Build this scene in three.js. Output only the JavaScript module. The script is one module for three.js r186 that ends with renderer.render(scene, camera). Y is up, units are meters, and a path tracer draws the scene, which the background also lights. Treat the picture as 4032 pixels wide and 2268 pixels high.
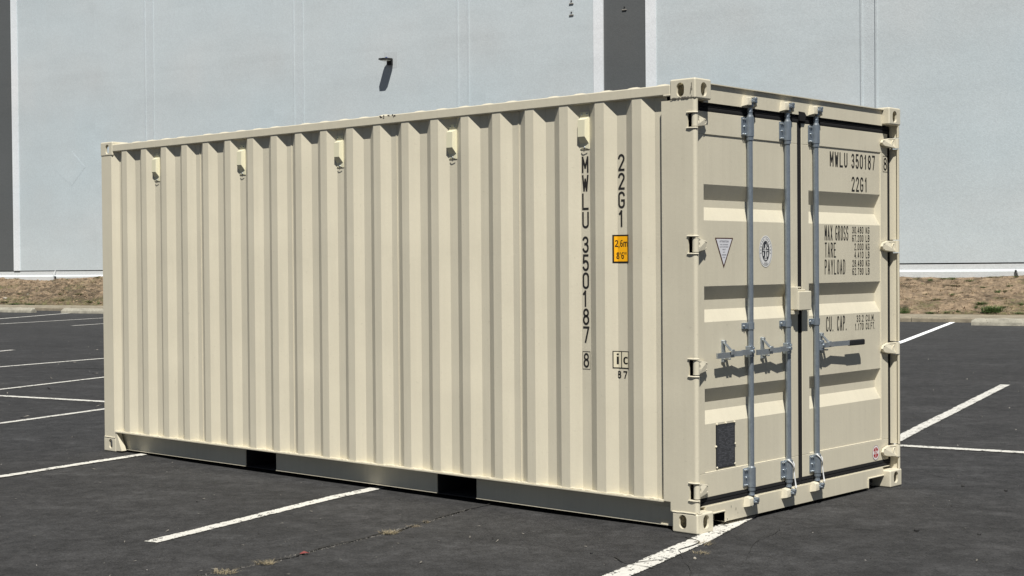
import * as THREE from 'three';
import { RoundedBoxGeometry } from 'three/addons/geometries/RoundedBoxGeometry.js';
import { ConvexGeometry } from 'three/addons/geometries/ConvexGeometry.js';
import { mergeGeometries } from 'three/addons/utils/BufferGeometryUtils.js';
import { Brush, Evaluator, SUBTRACTION } from 'three-bvh-csg';

// ---------------------------------------------------------------- camera, sky, sun, exposure
const scene = new THREE.Scene();
const camera = new THREE.PerspectiveCamera(22.166, 16 / 9, 0.1, 2000);
camera.rotation.order = 'YXZ';
camera.position.set(4.80199, 1.5458, 6.85138);
camera.rotation.set(-0.0163378, 0.7359978, -0.0078014);

const SUN = new THREE.Vector3(1, 2.15, 0.97).normalize();
// clear sky: deep blue overhead, pale towards the horizon, a soft aureole round the sun
{
  const w = 512, h = 256, d = new Float32Array(w * h * 4), v = new THREE.Vector3(), K = 0.52;
  for (let j = 0; j < h; j++) for (let i = 0; i < w; i++) {
    const el = ((j + 0.5) / h - 0.5) * Math.PI, az = ((i + 0.5) / w - 0.5) * 2 * Math.PI;
    v.set(Math.cos(el) * Math.cos(az), Math.sin(el), Math.cos(el) * Math.sin(az));
    const t = Math.pow(Math.max(0, v.y), 0.45), g = Math.pow(Math.max(0, v.dot(SUN)), 24) * 0.25, k = (j * w + i) * 4;
    const c = [0.30 + (0.050 - 0.30) * t + g, 0.37 + (0.092 - 0.37) * t + g * 0.97, 0.45 + (0.185 - 0.45) * t + g * 0.9];
    for (let q = 0; q < 3; q++) d[k + q] = K * (v.y < 0 ? c[q] * 0.25 : c[q]);
    d[k + 3] = 1;
  }
  const t = new THREE.DataTexture(d, w, h, THREE.RGBAFormat, THREE.FloatType);
  t.mapping = THREE.EquirectangularReflectionMapping; t.colorSpace = THREE.LinearSRGBColorSpace; t.magFilter = t.minFilter = THREE.LinearFilter; t.needsUpdate = true;
  scene.background = t; scene.environment = t;
}

const sun = new THREE.DirectionalLight(new THREE.Color().setRGB(1, 0.965, 0.90), 5);
sun.position.copy(SUN).multiplyScalar(60).add(new THREE.Vector3(-12, 0, -12));
sun.target.position.set(-12, 0, -12);
sun.castShadow = true;
sun.shadow.mapSize.set(4096, 4096);
Object.assign(sun.shadow.camera, { left: -45, right: 45, top: 45, bottom: -45, near: 1, far: 200 });
scene.add(sun, sun.target);

const renderer = new THREE.WebGLRenderer({ antialias: true });
renderer.setSize(1024, 576);
renderer.toneMapping = THREE.LinearToneMapping;
renderer.toneMappingExposure = 1.15;
renderer.shadowMap.enabled = true;
renderer.shadowMap.type = THREE.PCFSoftShadowMap;

// ---------------------------------------------------------------- random, noise
let seed = 7;
const rnd = () => { seed = (seed + 0x6d2b79f5) | 0; let t = Math.imul(seed ^ (seed >>> 15), 1 | seed); t = (t + Math.imul(t ^ (t >>> 7), 61 | t)) ^ t; return ((t ^ (t >>> 14)) >>> 0) / 4294967296; };
const rr = (a, b) => a + (b - a) * rnd();
const h2 = (x, y) => { let h = Math.imul(x | 0, 374761393) + Math.imul(y | 0, 668265263); h = Math.imul(h ^ (h >>> 13), 1274126177); return ((h ^ (h >>> 16)) >>> 0) / 4294967296; };
const sm = (t) => t * t * (3 - 2 * t);
const clamp = (v, a = 0, b = 1) => Math.min(b, Math.max(a, v));
const step = (a, b, x) => sm(clamp((x - a) / (b - a)));
const lerp = (a, b, t) => a + (b - a) * t;
function vn(x, y, per = 0) {                 // value noise, periodic if per > 0
  let x0 = Math.floor(x), y0 = Math.floor(y); const fx = sm(x - x0), fy = sm(y - y0);
  let x1 = x0 + 1, y1 = y0 + 1;
  if (per) { const m = (v) => ((v % per) + per) % per; x0 = m(x0); x1 = m(x1); y0 = m(y0); y1 = m(y1); }
  return lerp(lerp(h2(x0, y0), h2(x1, y0), fx), lerp(h2(x0, y1), h2(x1, y1), fx), fy);
}
function fbm(x, y, o = 4, per = 0) { let s = 0, a = 0.5, f = 1; for (let i = 0; i < o; i++) { s += a * vn(x * f + i * 17, y * f + i * 31, per ? per * f : 0); a /= 2; f *= 2; } return s / (1 - Math.pow(0.5, o)); }

// ---------------------------------------------------------------- textures
function dataTex(n, fn, srgb, m = n) {
  const d = new Uint8Array(n * m * 4);
  for (let j = 0; j < m; j++) for (let i = 0; i < n; i++) {
    const c = fn(i / n, j / m, i, j), k = (j * n + i) * 4;
    if (typeof c === 'number') { d[k] = d[k + 1] = d[k + 2] = clamp(c) * 255; } else { d[k] = clamp(c[0]) * 255; d[k + 1] = clamp(c[1]) * 255; d[k + 2] = clamp(c[2]) * 255; }
    d[k + 3] = 255;
  }
  const t = new THREE.DataTexture(d, n, m);
  t.wrapS = t.wrapT = THREE.RepeatWrapping; t.magFilter = THREE.LinearFilter; t.minFilter = THREE.LinearMipmapLinearFilter; t.generateMipmaps = true; t.anisotropy = 16;
  if (srgb) t.colorSpace = THREE.SRGBColorSpace;
  t.needsUpdate = true;
  return t;
}
const rep = (t, metres) => { t.repeat.set(1 / metres, 1 / metres); return t; };
// asphalt: 3 m tile, aggregate speckle
const aspMap = rep(dataTex(1024, (u, v, i, j) => {
  const g = h2(i, j), g2 = vn(u * 512, v * 512, 512), b = fbm(u * 24, v * 24, 4, 24);
  const b2 = fbm(u * 70 + 5, v * 70, 3, 70);
  let c = 0.86 + 0.2 * (g - 0.5) + 0.4 * (g2 - 0.5) + 0.36 * (b - 0.5) + 0.4 * (b2 - 0.5);
  if (g2 > 0.86 && g > 0.55) c += 0.25;
  if (g2 < 0.12) c -= 0.15;
  return [c * 0.84, c * 0.835, c * 0.83];
}, true), 3);
const aspBump = rep(dataTex(1024, (u, v, i, j) => 0.5 + 0.55 * (vn(u * 400, v * 400, 400) - 0.5) + 0.3 * (h2(i, j) - 0.5) + 0.3 * (fbm(u * 40, v * 40, 3, 40) - 0.5)), 3);
// steel paint: faint mottling and thin vertical run marks, 1.6 m tile
const paintMap = rep(dataTex(512, (u, v, i, j) => {
  const m = fbm(u * 6, v * 6, 4, 6), st = fbm(u * 90, v * 3, 2, 0), g = h2(i, j);
  let c = 0.955 + 0.05 * (m - 0.5) + 0.025 * (st - 0.5) + 0.018 * (g - 0.5);
  if (vn(u * 128, v * 128, 128) > 0.965) c -= 0.05;
  return [c, c * 0.998, c * 0.993];
}, true), 1.6);
const paintBump = rep(dataTex(512, (u, v, i, j) => 0.5 + 0.5 * (fbm(u * 60, v * 60, 3, 60) - 0.5) + 0.1 * (h2(i, j) - 0.5)), 0.8);
const wallMap = rep(dataTex(1024, (u, v, i, j) => {
  const m = fbm(u * 5, v * 5, 5, 5), band = fbm(u * 3, v * 24, 3, 0), g = vn(u * 300, v * 300, 300), p = fbm(u * 3 + 9, v * 3 + 4, 3, 3);
  const c = 0.93 + 0.06 * (m - 0.5) + 0.03 * (band - 0.5) + 0.05 * (g - 0.5), w = 0.04 * (p - 0.5);
  return [c * (1 + w), c, c * (1 - w * 0.5)];
}, true), 9);
const wallBump = rep(dataTex(1024, (u, v, i, j) => 0.5 + 0.5 * (vn(u * 256, v * 256, 256) - 0.5) + 0.4 * (fbm(u * 20, v * 20, 3, 20) - 0.5)), 4);
const galvMap = rep(dataTex(256, (u, v, i, j) => { const a = vn(u * 40, v * 40, 40), b = fbm(u * 8, v * 8, 3, 8), c = 0.9 + 0.05 * (a - 0.5) + 0.08 * (b - 0.5); return [c * 0.98, c, c * 1.02]; }, true), 0.35);
const concMap = rep(dataTex(512, (u, v, i, j) => { let c = 0.86 + 0.28 * (fbm(u * 7, v * 7, 5, 7) - 0.5) + 0.12 * (h2(i, j) - 0.5); if (vn(u * 70, v * 70, 70) > 0.9) c -= 0.2; return [c, c * 0.985, c * 0.95]; }, true), 1.2);
const concBump = rep(dataTex(512, (u, v, i, j) => 0.5 + 0.8 * (fbm(u * 50, v * 50, 3, 50) - 0.5)), 1.2);
const soilMap = rep(dataTex(512, (u, v, i, j) => { const c = 0.85 + 0.4 * (fbm(u * 14, v * 14, 5, 14) - 0.5) + 0.2 * (h2(i, j) - 0.5); return [c, c * 0.98, c * 0.95]; }, true), 1.3);
// road paint with chips worn through to the asphalt; u along (2 m), v across
const lineMap = dataTex(1024, (u, v, i, j) => {
  const a = fbm(u * 60, v * 4, 4, 0), b = vn(u * 260, v * 14), g = h2(i, j), e = Math.min(v, 1 - v);
  const worn = a * 0.62 + b * 0.38 + (e < 0.14 ? (0.14 - e) * 1.6 : 0) + 0.16 * (fbm(u * 5, 3.3, 2) - 0.5);
  if (worn > 0.645) { const c = 0.27 + 0.1 * g; return [c, c, c * 0.98]; }
  const c = 0.9 + 0.1 * (g - 0.5) + 0.12 * (a - 0.5);
  return [c, c * 0.99, c * 0.965];
}, true, 96);

// ---------------------------------------------------------------- materials
const lin = (r, g, b) => new THREE.Color().setRGB(r, g, b);
const std = (r, g, b, rough, o = {}) => new THREE.MeshStandardMaterial({ color: lin(r, g, b), roughness: rough, metalness: 0, ...o });
const M = {
  cream: std(0.73, 0.68, 0.54, 0.5, { map: paintMap, bumpMap: paintBump, bumpScale: 0.0006 }),
  vent: std(0.78, 0.74, 0.54, 0.45),
  rubber: std(0.004, 0.004, 0.005, 1),
  blackGrip: std(0.012, 0.012, 0.013, 0.5),
  dark: std(0.02, 0.02, 0.02, 0.9),
  ply: std(0.12, 0.08, 0.05, 0.9),
  galv: std(0.38, 0.42, 0.46, 0.32, { metalness: 0.6, map: galvMap }),
  zinc: std(0.60, 0.62, 0.62, 0.33, { metalness: 0.7, map: galvMap }),
  ink: std(0.016, 0.015, 0.013, 0.6),
  rope: std(0.75, 0.76, 0.76, 0.9),
  asphalt: new THREE.MeshStandardMaterial({ color: lin(0.061, 0.061, 0.0625), roughness: 0.93, map: aspMap, bumpMap: aspBump, bumpScale: 0.006, vertexColors: true }),
  line: std(0.80, 0.80, 0.78, 0.8, { map: lineMap }),
  lineFresh: std(0.92, 0.93, 0.93, 0.75, {}),
  crack: std(0.026, 0.025, 0.023, 1),
  kerb: std(0.35, 0.315, 0.25, 0.9, { map: concMap, bumpMap: concBump, bumpScale: 0.004 }),
  stop: std(0.50, 0.49, 0.435, 0.9, { map: concMap, bumpMap: concBump, bumpScale: 0.006 }),
  soil: new THREE.MeshStandardMaterial({ color: lin(1, 1, 1), roughness: 1, map: soilMap, vertexColors: true }),
  wall: std(0.63, 0.70, 0.735, 0.85, { map: wallMap, bumpMap: wallBump, bumpScale: 0.003 }),
  wallStrip: std(0.625, 0.69, 0.725, 0.85, { map: wallMap, bumpMap: wallBump, bumpScale: 0.006 }),
  wallWhite: std(0.90, 0.945, 0.985, 0.8, { map: wallMap, bumpMap: wallBump, bumpScale: 0.003 }),
  wallDark: std(0.115, 0.125, 0.13, 0.85, { map: wallMap, bumpMap: wallBump, bumpScale: 0.004 }),
  plinth: std(0.72, 0.755, 0.77, 0.85, { map: wallMap, bumpMap: wallBump, bumpScale: 0.004 }),
  patch: std(0.58, 0.64, 0.67, 0.85, { map: wallMap }),
  lampBody: std(0.03, 0.03, 0.03, 0.5, { metalness: 0.3 }),
  lampLens: std(0.55, 0.55, 0.5, 0.3),
  photocell: std(0.03, 0.06, 0.25, 0.4),
  straw: new THREE.MeshStandardMaterial({ color: lin(0.31, 0.26, 0.165), roughness: 1, side: THREE.DoubleSide }),
  dryGrey: new THREE.MeshStandardMaterial({ color: lin(0.22, 0.18, 0.12), roughness: 1, side: THREE.DoubleSide }),
  weed: new THREE.MeshStandardMaterial({ color: lin(0.075, 0.13, 0.035), roughness: 0.9, side: THREE.DoubleSide }),
  weedOlive: new THREE.MeshStandardMaterial({ color: lin(0.12, 0.125, 0.05), roughness: 0.9, side: THREE.DoubleSide }),
  stick: std(0.30, 0.22, 0.15, 1), stone: std(0.30, 0.28, 0.25, 0.95), paleStone: std(0.34, 0.31, 0.26, 0.95), darkStone: std(0.03, 0.03, 0.03, 0.9),
  red: std(0.20, 0.05, 0.045, 0.9),
};

// ---------------------------------------------------------------- geometry helpers
function prep(g, keepUV) {
  g = g.index ? g.toNonIndexed() : g;
  if (!g.attributes.normal) g.computeVertexNormals();
  for (const k of Object.keys(g.attributes)) if (!['position', 'normal', 'uv', 'color'].includes(k)) g.deleteAttribute(k);
  if (!keepUV) {
    const p = g.attributes.position, uv = new Float32Array(p.count * 2), a = new THREE.Vector3(), b = new THREE.Vector3(), c = new THREE.Vector3();
    for (let i = 0; i < p.count; i += 3) {
      a.fromBufferAttribute(p, i); b.fromBufferAttribute(p, i + 1).sub(a); c.fromBufferAttribute(p, i + 2).sub(a); b.cross(c);
      const ax = Math.abs(b.x), ay = Math.abs(b.y), az = Math.abs(b.z);
      for (let k = 0; k < 3; k++) {
        const x = p.getX(i + k), y = p.getY(i + k), z = p.getZ(i + k);
        const w = ay >= ax && ay >= az ? [x, z] : ax >= az ? [z + 0.37, y] : [x, y];
        uv[(i + k) * 2] = w[0]; uv[(i + k) * 2 + 1] = w[1];
      }
    }
    g.setAttribute('uv', new THREE.BufferAttribute(uv, 2));
  }
  return g;
}
const used = {};
const numbered = (n) => { used[n] = (used[n] ?? -1) + 1; return used[n] ? n + '_' + String(used[n]).padStart(3, '0') : n; };
function mesh(name, geoms, mat, parent, keepUV) {
  const list = (Array.isArray(geoms) ? geoms : [geoms]).map((g) => prep(g, keepUV));
  const m = new THREE.Mesh(list.length > 1 ? mergeGeometries(list) : list[0], mat);
  m.name = parent === scene || !parent ? numbered(name) : name;
  m.castShadow = m.receiveShadow = true;
  if (parent) parent.add(m);
  return m;
}
function thing(name, label, category, group, pos = [0, 0, 0], turn = 0) {
  const o = new THREE.Group(); o.name = numbered(name); o.position.set(...pos); o.rotation.y = turn;
  o.userData = { label, category }; if (group) o.userData.group = group;
  scene.add(o); return o;
}
function tag(o, label, category, group, kind) { o.userData = { ...o.userData, label, category }; if (group) o.userData.group = group; if (kind) o.userData.kind = kind; return o; }
const bx = (x0, x1, y0, y1, z0, z1) => new THREE.BoxGeometry(Math.abs(x1 - x0), Math.abs(y1 - y0), Math.abs(z1 - z0)).translate((x0 + x1) / 2, (y0 + y1) / 2, (z0 + z1) / 2);
const rbx = (x0, x1, y0, y1, z0, z1, r = 0.004, s = 2) => new RoundedBoxGeometry(Math.abs(x1 - x0), Math.abs(y1 - y0), Math.abs(z1 - z0), s, r).translate((x0 + x1) / 2, (y0 + y1) / 2, (z0 + z1) / 2);
const V = (x, y, z) => new THREE.Vector3(x, y, z);
function cyl(a, b, r, r2 = r, n = 20) {
  const d = b.clone().sub(a), g = new THREE.CylinderGeometry(r2, r, d.length(), n);
  g.applyQuaternion(new THREE.Quaternion().setFromUnitVectors(V(0, 1, 0), d.clone().normalize()));
  const c = a.clone().add(b).multiplyScalar(0.5); return g.translate(c.x, c.y, c.z);
}
const tube = (pts, r, n = 24, k = 7) => new THREE.TubeGeometry(new THREE.CatmullRomCurve3(pts), n, r, k);
function polyGeo(pos) { const g = new THREE.BufferGeometry(); g.setAttribute('position', new THREE.BufferAttribute(new Float32Array(pos), 3)); g.computeVertexNormals(); return g; }
function quads(list) { const p = []; for (const [a, b, c, d] of list) p.push(...a, ...b, ...c, ...a, ...c, ...d); return polyGeo(p); }
// a polygon in a plane, extruded: shape points [p, q]; place(p, q, w) gives xyz
function prism(pts, w0, w1, place) {
  const s = new THREE.Shape(pts.map(([p, q]) => new THREE.Vector2(p, q)));
  let g = new THREE.ExtrudeGeometry(s, { depth: w1 - w0, bevelEnabled: false, steps: 1 });
  g = g.toNonIndexed ? (g.index ? g.toNonIndexed() : g) : g;
  const P = g.attributes.position;
  for (let i = 0; i < P.count; i++) { const v = place(P.getX(i), P.getY(i), P.getZ(i) + w0); P.setXYZ(i, v[0], v[1], v[2]); }
  g.deleteAttribute('normal'); g.computeVertexNormals();
  // make faces point outwards (the mapping may mirror)
  const a = V(), b = V(), c = V(); let vol = 0;
  for (let i = 0; i < P.count; i += 3) { a.fromBufferAttribute(P, i); b.fromBufferAttribute(P, i + 1); c.fromBufferAttribute(P, i + 2); vol += a.dot(b.clone().cross(c)); }
  if (vol < 0) { for (let i = 0; i < P.count; i += 3) { for (const f of ['X', 'Y', 'Z']) { const t = P['get' + f](i + 1); P['set' + f](i + 1, P['get' + f](i + 2)); P['set' + f](i + 2, t); } } g.computeVertexNormals(); }
  return g;
}
// an open profile (list of [s, d]) given thickness th (towards -d), extruded w0..w1
const sheet = (prof, th, w0, w1, place) => prism([...prof, ...prof.slice().reverse().map(([s, d]) => [s, d - th])], w0, w1, place);

// ================================================================ GROUND
const bumpy = (a, b, x, e) => step(a, a + e, x) * (1 - step(b - e, b, x));
const gy = (x, z) => -0.012 * bumpy(-5.9, -0.25, x, 1.1) * bumpy(-2.6, 0.5, z, 0.6);
{
  const axis = (parts) => { const v = []; for (const [a, b, s] of parts) { const n = Math.max(1, Math.round((b - a) / s)); for (let i = 0; i < n; i++) v.push(a + (b - a) * i / n); } v.push(parts[parts.length - 1][1]); return v; };
  const xs = axis([[-400, -120, 40], [-120, -48, 6], [-48, -8, 0.4], [-8, 4, 0.1], [4, 20, 0.8], [20, 80, 6], [80, 400, 40]]);
  const zs = axis([[-400, -120, 40], [-120, -36, 6], [-36, -6, 0.4], [-6, 5, 0.1], [5, 20, 0.8], [20, 80, 6], [80, 400, 40]]);
  const pos = [], uv = [], col = [], idx = [];
  for (const z of zs) for (const x of xs) {
    pos.push(x, gy(x, z), z); uv.push(x, z);
    // sealed surface: uneven seal coat in long streaks along the driving lane, brushed patches
    const u = x * 0.978 - z * 0.21, n = x * 0.21 + z * 0.978;
    let c = 0.9 + 0.26 * (fbm(u * 0.35, n * 1.5, 4) - 0.5) + 0.26 * (fbm(u * 1.3 + 40, n * 3.2, 4) - 0.5) + 0.22 * (fbm(x * 4, z * 4, 3) - 0.5);
    const fl = fbm(u * 2.6 + 11, n * 6 + 5, 4); if (fl > 0.62) c += (fl - 0.62) * 2.2; else if (fl < 0.36) c -= (0.36 - fl) * 1.2;
    const d = Math.hypot(x - 2.37, z - 0.14), arc = Math.exp(-Math.pow((d - 1.1) / 0.06, 2)) * (x < 2.3 && z < 0.5 ? 1 : 0);
    c *= 1 - 0.22 * arc;                                 // faint rubber tyre mark
    const w = 0.03 * (fbm(x * 0.6 + 7, z * 0.6, 2) - 0.5);
    col.push(c * (1 + w), c, c * (1 - w));
  }
  const W = xs.length;
  for (let j = 0; j < zs.length - 1; j++) for (let i = 0; i < W - 1; i++) { const a = j * W + i; idx.push(a, a + W, a + 1, a + 1, a + W, a + W + 1); }
  const g = new THREE.BufferGeometry();
  g.setAttribute('position', new THREE.BufferAttribute(new Float32Array(pos), 3)); g.setAttribute('uv', new THREE.BufferAttribute(new Float32Array(uv), 2)); g.setAttribute('color', new THREE.BufferAttribute(new Float32Array(col), 3));
  g.setIndex(idx); g.computeVertexNormals();
  const m = new THREE.Mesh(g, M.asphalt); m.name = 'parking_lot'; m.receiveShadow = true; scene.add(m);
  tag(m, 'dark sealed asphalt of the car park', 'asphalt', null, 'structure');
  // painted stall lines: children of the car park
  let si = 0;
  const stripe = (x0, z0, x1, z1, w, mat, wob = 0.004) => {
    const L = Math.hypot(x1 - x0, z1 - z0), n = Math.max(2, Math.round(L / 0.07)), dx = (x1 - x0) / L, dz = (z1 - z0) / L, P = [], U = [], o = si * 0.37;
    const h = 0.0035 + (si++ % 6) * 0.0006;
    const at = (i, s) => { const t = i / n * L, e = s * w / 2 + wob * 2 * (fbm(t * 9 + o * 7 + s * 50, si * 3.1, 3) - 0.5) + 0.012 * (fbm(t * 0.7 + o, 9.1, 2) - 0.5), x = x0 + dx * t - dz * e, z = z0 + dz * t + dx * e; return [x, gy(x, z) + h, z]; };
    for (let i = 0; i < n; i++) {
      const a = at(i, -1), b = at(i, 1), c = at(i + 1, 1), d = at(i + 1, -1), ua = i / n * L / 2 + o, ub = (i + 1) / n * L / 2 + o;
      P.push(...a, ...b, ...c, ...a, ...c, ...d); U.push(ua, 0, ua, 1, ub, 1, ua, 0, ub, 1, ub, 0);
    }
    const q = new THREE.BufferGeometry(); q.setAttribute('position', new THREE.BufferAttribute(new Float32Array(P), 3)); q.setAttribute('uv', new THREE.BufferAttribute(new Float32Array(U), 2));
    q.setAttribute('normal', new THREE.BufferAttribute(new Float32Array(P.length).map((_, i) => (i % 3 === 1 ? 1 : 0)), 3));
    const s = new THREE.Mesh(q, mat); s.name = 'painted_line'; s.receiveShadow = true; m.add(s); return s;
  };
  const ln = (x0, z0, x1, z1, w = 0.1, mat = M.line) => stripe(x0, z0, x1, z1, w, mat);
  ln(-2.23, 2.125, -5.5, -11.2);                        // stall line that runs under the container
  ln(0.45, 1.75, 0.115, 0.2, 0.125); ln(0.115, 0.2, -1.29, -4.9, 0.125); ln(-1.29, -4.9, -2.885, -10.715, 0.12);   // line under the near corner
  ln(-4.98, 2.9, -5.62, -0.3); ln(-5.62, -0.3, -8.5, -11.6);
  ln(-8.2, 1.45, -8.77, -0.54); ln(-8.77, -0.54, -9.25, -2.1); ln(-9.25, -2.1, -11.6, -12);
  ln(-11.7, 0.6, -12.54, -2.6); ln(-12.54, -2.6, -13.3, -4.66); ln(-13.3, -4.66, -15.4, -13);
  ln(-15.2, 0.8, -16.52, -4.77, 0.12); ln(-16.52, -4.77, -17.04, -7.03, 0.12); ln(-17.04, -7.03, -18.4, -13.2, 0.12);
  ln(-18.9, -3.9, -20.7, -7.32, 0.13);
  ln(-29.88, -14.13, -32.4, -20.4, 0.13);
  ln(-31, -8.7, -34.5, -18.4, 0.14); ln(-34.2, -12.2, -39.6, -19.9, 0.16);
  ln(-7.0, -14.6, -8.42, -18.68, 0.11, M.lineFresh); ln(-8.42, -18.68, -11.75, -27.9, 0.13, M.lineFresh); ln(-11.75, -27.9, -11.62, -28.5, 0.3, M.lineFresh);
  ln(-26, 0.94, 14, -7.62, 0.13);                       // long line along the middle of the double row
  // cracks: thin irregular open joints, filled with dirt
  const crack = (pts, w, amp) => {
    const P = []; let prev = null; const c = new THREE.CatmullRomCurve3(pts.map(([x, z]) => V(x, 0, z))), n = Math.round(c.getLength() / 0.02);
    for (let i = 0; i <= n; i++) {
      const p = c.getPoint(i / n), q = c.getTangent(i / n), o = amp * (fbm(i * 0.16, w * 900, 3) - 0.5) * 2, ww = w * (0.25 + 1.5 * vn(i * 0.3, w * 300 + 5)) / 2;
      const x = p.x - q.z * o, z = p.z + q.x * o, a = [x - q.z * ww, 0, z + q.x * ww], b = [x + q.z * ww, 0, z - q.x * ww];
      a[1] = gy(a[0], a[2]) + 0.0078; b[1] = gy(b[0], b[2]) + 0.0078;
      if (prev) P.push(...prev[0], ...a, ...b, ...prev[0], ...b, ...prev[1]);
      prev = [a, b];
    }
    mesh('crack', polyGeo(P), M.crack, m);
  };
  crack([[-1.27, 2.75], [-1.274, 2.425], [-1.266, 2.296], [-1.28, 2.06], [-1.276, 1.879], [-1.315, 1.777], [-1.363, 1.537], [-1.382, 1.283], [-1.429, 1.091], [-1.396, 1.011], [-1.45, 0.867], [-1.501, 0.63], [-1.587, 0.322], [-1.652, 0.141], [-1.7, -0.4]], 0.012, 0.02);
  crack([[0.174, 0.427], [0.432, 0.714], [0.595, 0.91], [0.7, 1.2]], 0.003, 0.015);
  crack([[0.2, -0.7], [0.239, -0.486], [0.317, -0.283], [0.344, -0.112], [0.517, 0.285], [0.65, 0.558], [0.7, 0.9]], 0.003, 0.02);
  crack([[0.02, 0.79], [0.13, 0.86], [0.198, 0.884], [0.28, 0.895], [0.36, 0.9]], 0.007, 0.008);
  crack([[0.2, 0.875], [0.225, 0.78], [0.27, 0.69]], 0.007, 0.008);
  crack([[-0.02, 0.09], [0.058, 0.126], [0.138, 0.185], [0.174, 0.427]], 0.008, 0.008);
  crack([[0.95, -0.9], [0.6, -0.75], [0.2, -0.7]], 0.004, 0.015);
  crack([[-16.2, -4.9], [-15.2, -5.3], [-14.6, -5.9], [-13.5, -6.3]], 0.03, 0.05);
}

// ================================================================ KERB, BANK, WAREHOUSE  (frame: u along the wall, n towards the car park)
const TH = 0.211129, UX = 0.977795, UZ = -0.209564, OX = -45.3966, OZ = -20.5408;
const W3 = (u, y, n) => V(OX + u * UX - n * UZ, y, OZ + u * UZ + n * UX);
const at = (u, y, n) => W3(u, y, n).toArray();
{
  const k = new THREE.Group(); k.name = 'kerb'; k.position.set(OX, 0, OZ); k.rotation.y = TH; scene.add(k);
  tag(k, 'long pale concrete kerb strip at the foot of the earth bank', 'kerb', null, 'structure');
  for (let u = -32.57; u < 62; u += 3) {
    const dy = rr(-0.004, 0.004), dn = rr(-0.008, 0.008);
    const prof = [[0 + dn, -0.05], [-0.012 + dn, 0.085], [-0.03 + dn, 0.106 + dy], [-0.07 + dn, 0.115 + dy], [-1.3, 0.157 + dy], [-1.3, -0.05]];
    mesh('kerb_segment', prism(prof, u + 0.008, u + 2.992, (p, q, w) => [w, q, p]), M.kerb, k);
  }
}
const bankT = (u, t) => 0.15 + 0.985 * Math.pow(t, 0.9) + 0.05 * Math.sin(u * 0.9) * t * t + (u < 12 && u > -5.2 ? 0.05 * step(-2.6, -1.6, u) * t * t - 0.06 * step(0.6, 1, t) * (1 - step(-2.8, -1.7, u)) : 0);
const bankRough = (u, t) => { const d = t < 0.02 ? 0 : 1, clod = u < 16 ? 1.5 : 1; return d * clod * (0.10 * (fbm(u * 2.2, t * 7, 3) - 0.5) + 0.075 * (fbm(u * 7 + 3, t * 24, 3) - 0.5) + 0.03 * (vn(u * 24, t * 80) - 0.5)); };
const bankY = (u, t) => bankT(u, t) + bankRough(u, t) * (t > 0.96 ? 0.3 : 1);
{
  // soil: dry tan crust, darker damp clods, patches of low green growth
  const pos = [], uv = [], col = [], idx = [], us = [];
  for (let u = -32; u < 62;) { us.push(u); u += (u > -6 && u < 5) || (u > 30 && u < 38) ? 0.045 : 0.25; }
  const T = 84;
  for (const u of us) for (let j = 0; j <= T; j++) {
    const t = j / T, n = -1.28 - 3.54 * t, p = [u, bankY(u, t), n]; pos.push(...p); uv.push(u, t * 3.6);
    const a = fbm(u * 1.3, t * 5, 4), b = fbm(u * 5 + 20, t * 18, 4), g = fbm(u * 0.9 + 60, t * 5 + 8, 3), c = vn(u * 20, t * 70);
    const left = u < 16 ? 1 : 0;
    let k = [0.345, 0.265, 0.185];
    const dk = clamp((b - 0.50) * 5 + (left ? 0.35 - 0.9 * (t - 0.45) + (a - 0.5) * 2.4 : -0.25 + (a - 0.5) * 2));
    k = [lerp(k[0], 0.13, dk), lerp(k[1], 0.10, dk), lerp(k[2], 0.066, dk)];
    const gr = clamp((g - 0.57 + (left ? 0.3 : 0.12) * (1 - step(0.0, left ? 0.4 : 0.2, t))) * 7) * clamp((c - 0.25) * 2.2);
    k = [lerp(k[0], 0.13, gr * 0.8), lerp(k[1], 0.135, gr * 0.8), lerp(k[2], 0.055, gr * 0.8)];
    const v = 0.9 + 0.55 * (c - 0.5) + 0.4 * (b - 0.5); col.push(k[0] * v, k[1] * v, k[2] * v);
  }
  for (let i = 0; i < us.length - 1; i++) for (let j = 0; j < T; j++) { const a = i * (T + 1) + j, b = a + T + 1; idx.push(a, b, a + 1, a + 1, b, b + 1); }
  const g = new THREE.BufferGeometry();
  g.setAttribute('position', new THREE.BufferAttribute(new Float32Array(pos), 3)); g.setAttribute('uv', new THREE.BufferAttribute(new Float32Array(uv), 2)); g.setAttribute('color', new THREE.BufferAttribute(new Float32Array(col), 3));
  g.setIndex(idx); g.computeVertexNormals();
  const m = new THREE.Mesh(g, M.soil); m.name = 'earth_bank'; m.position.set(OX, 0, OZ); m.rotation.y = TH; m.castShadow = m.receiveShadow = true; scene.add(m);
  tag(m, 'dry brown earth bank between the kerb and the warehouse', 'bank', null, 'structure');
}
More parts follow.
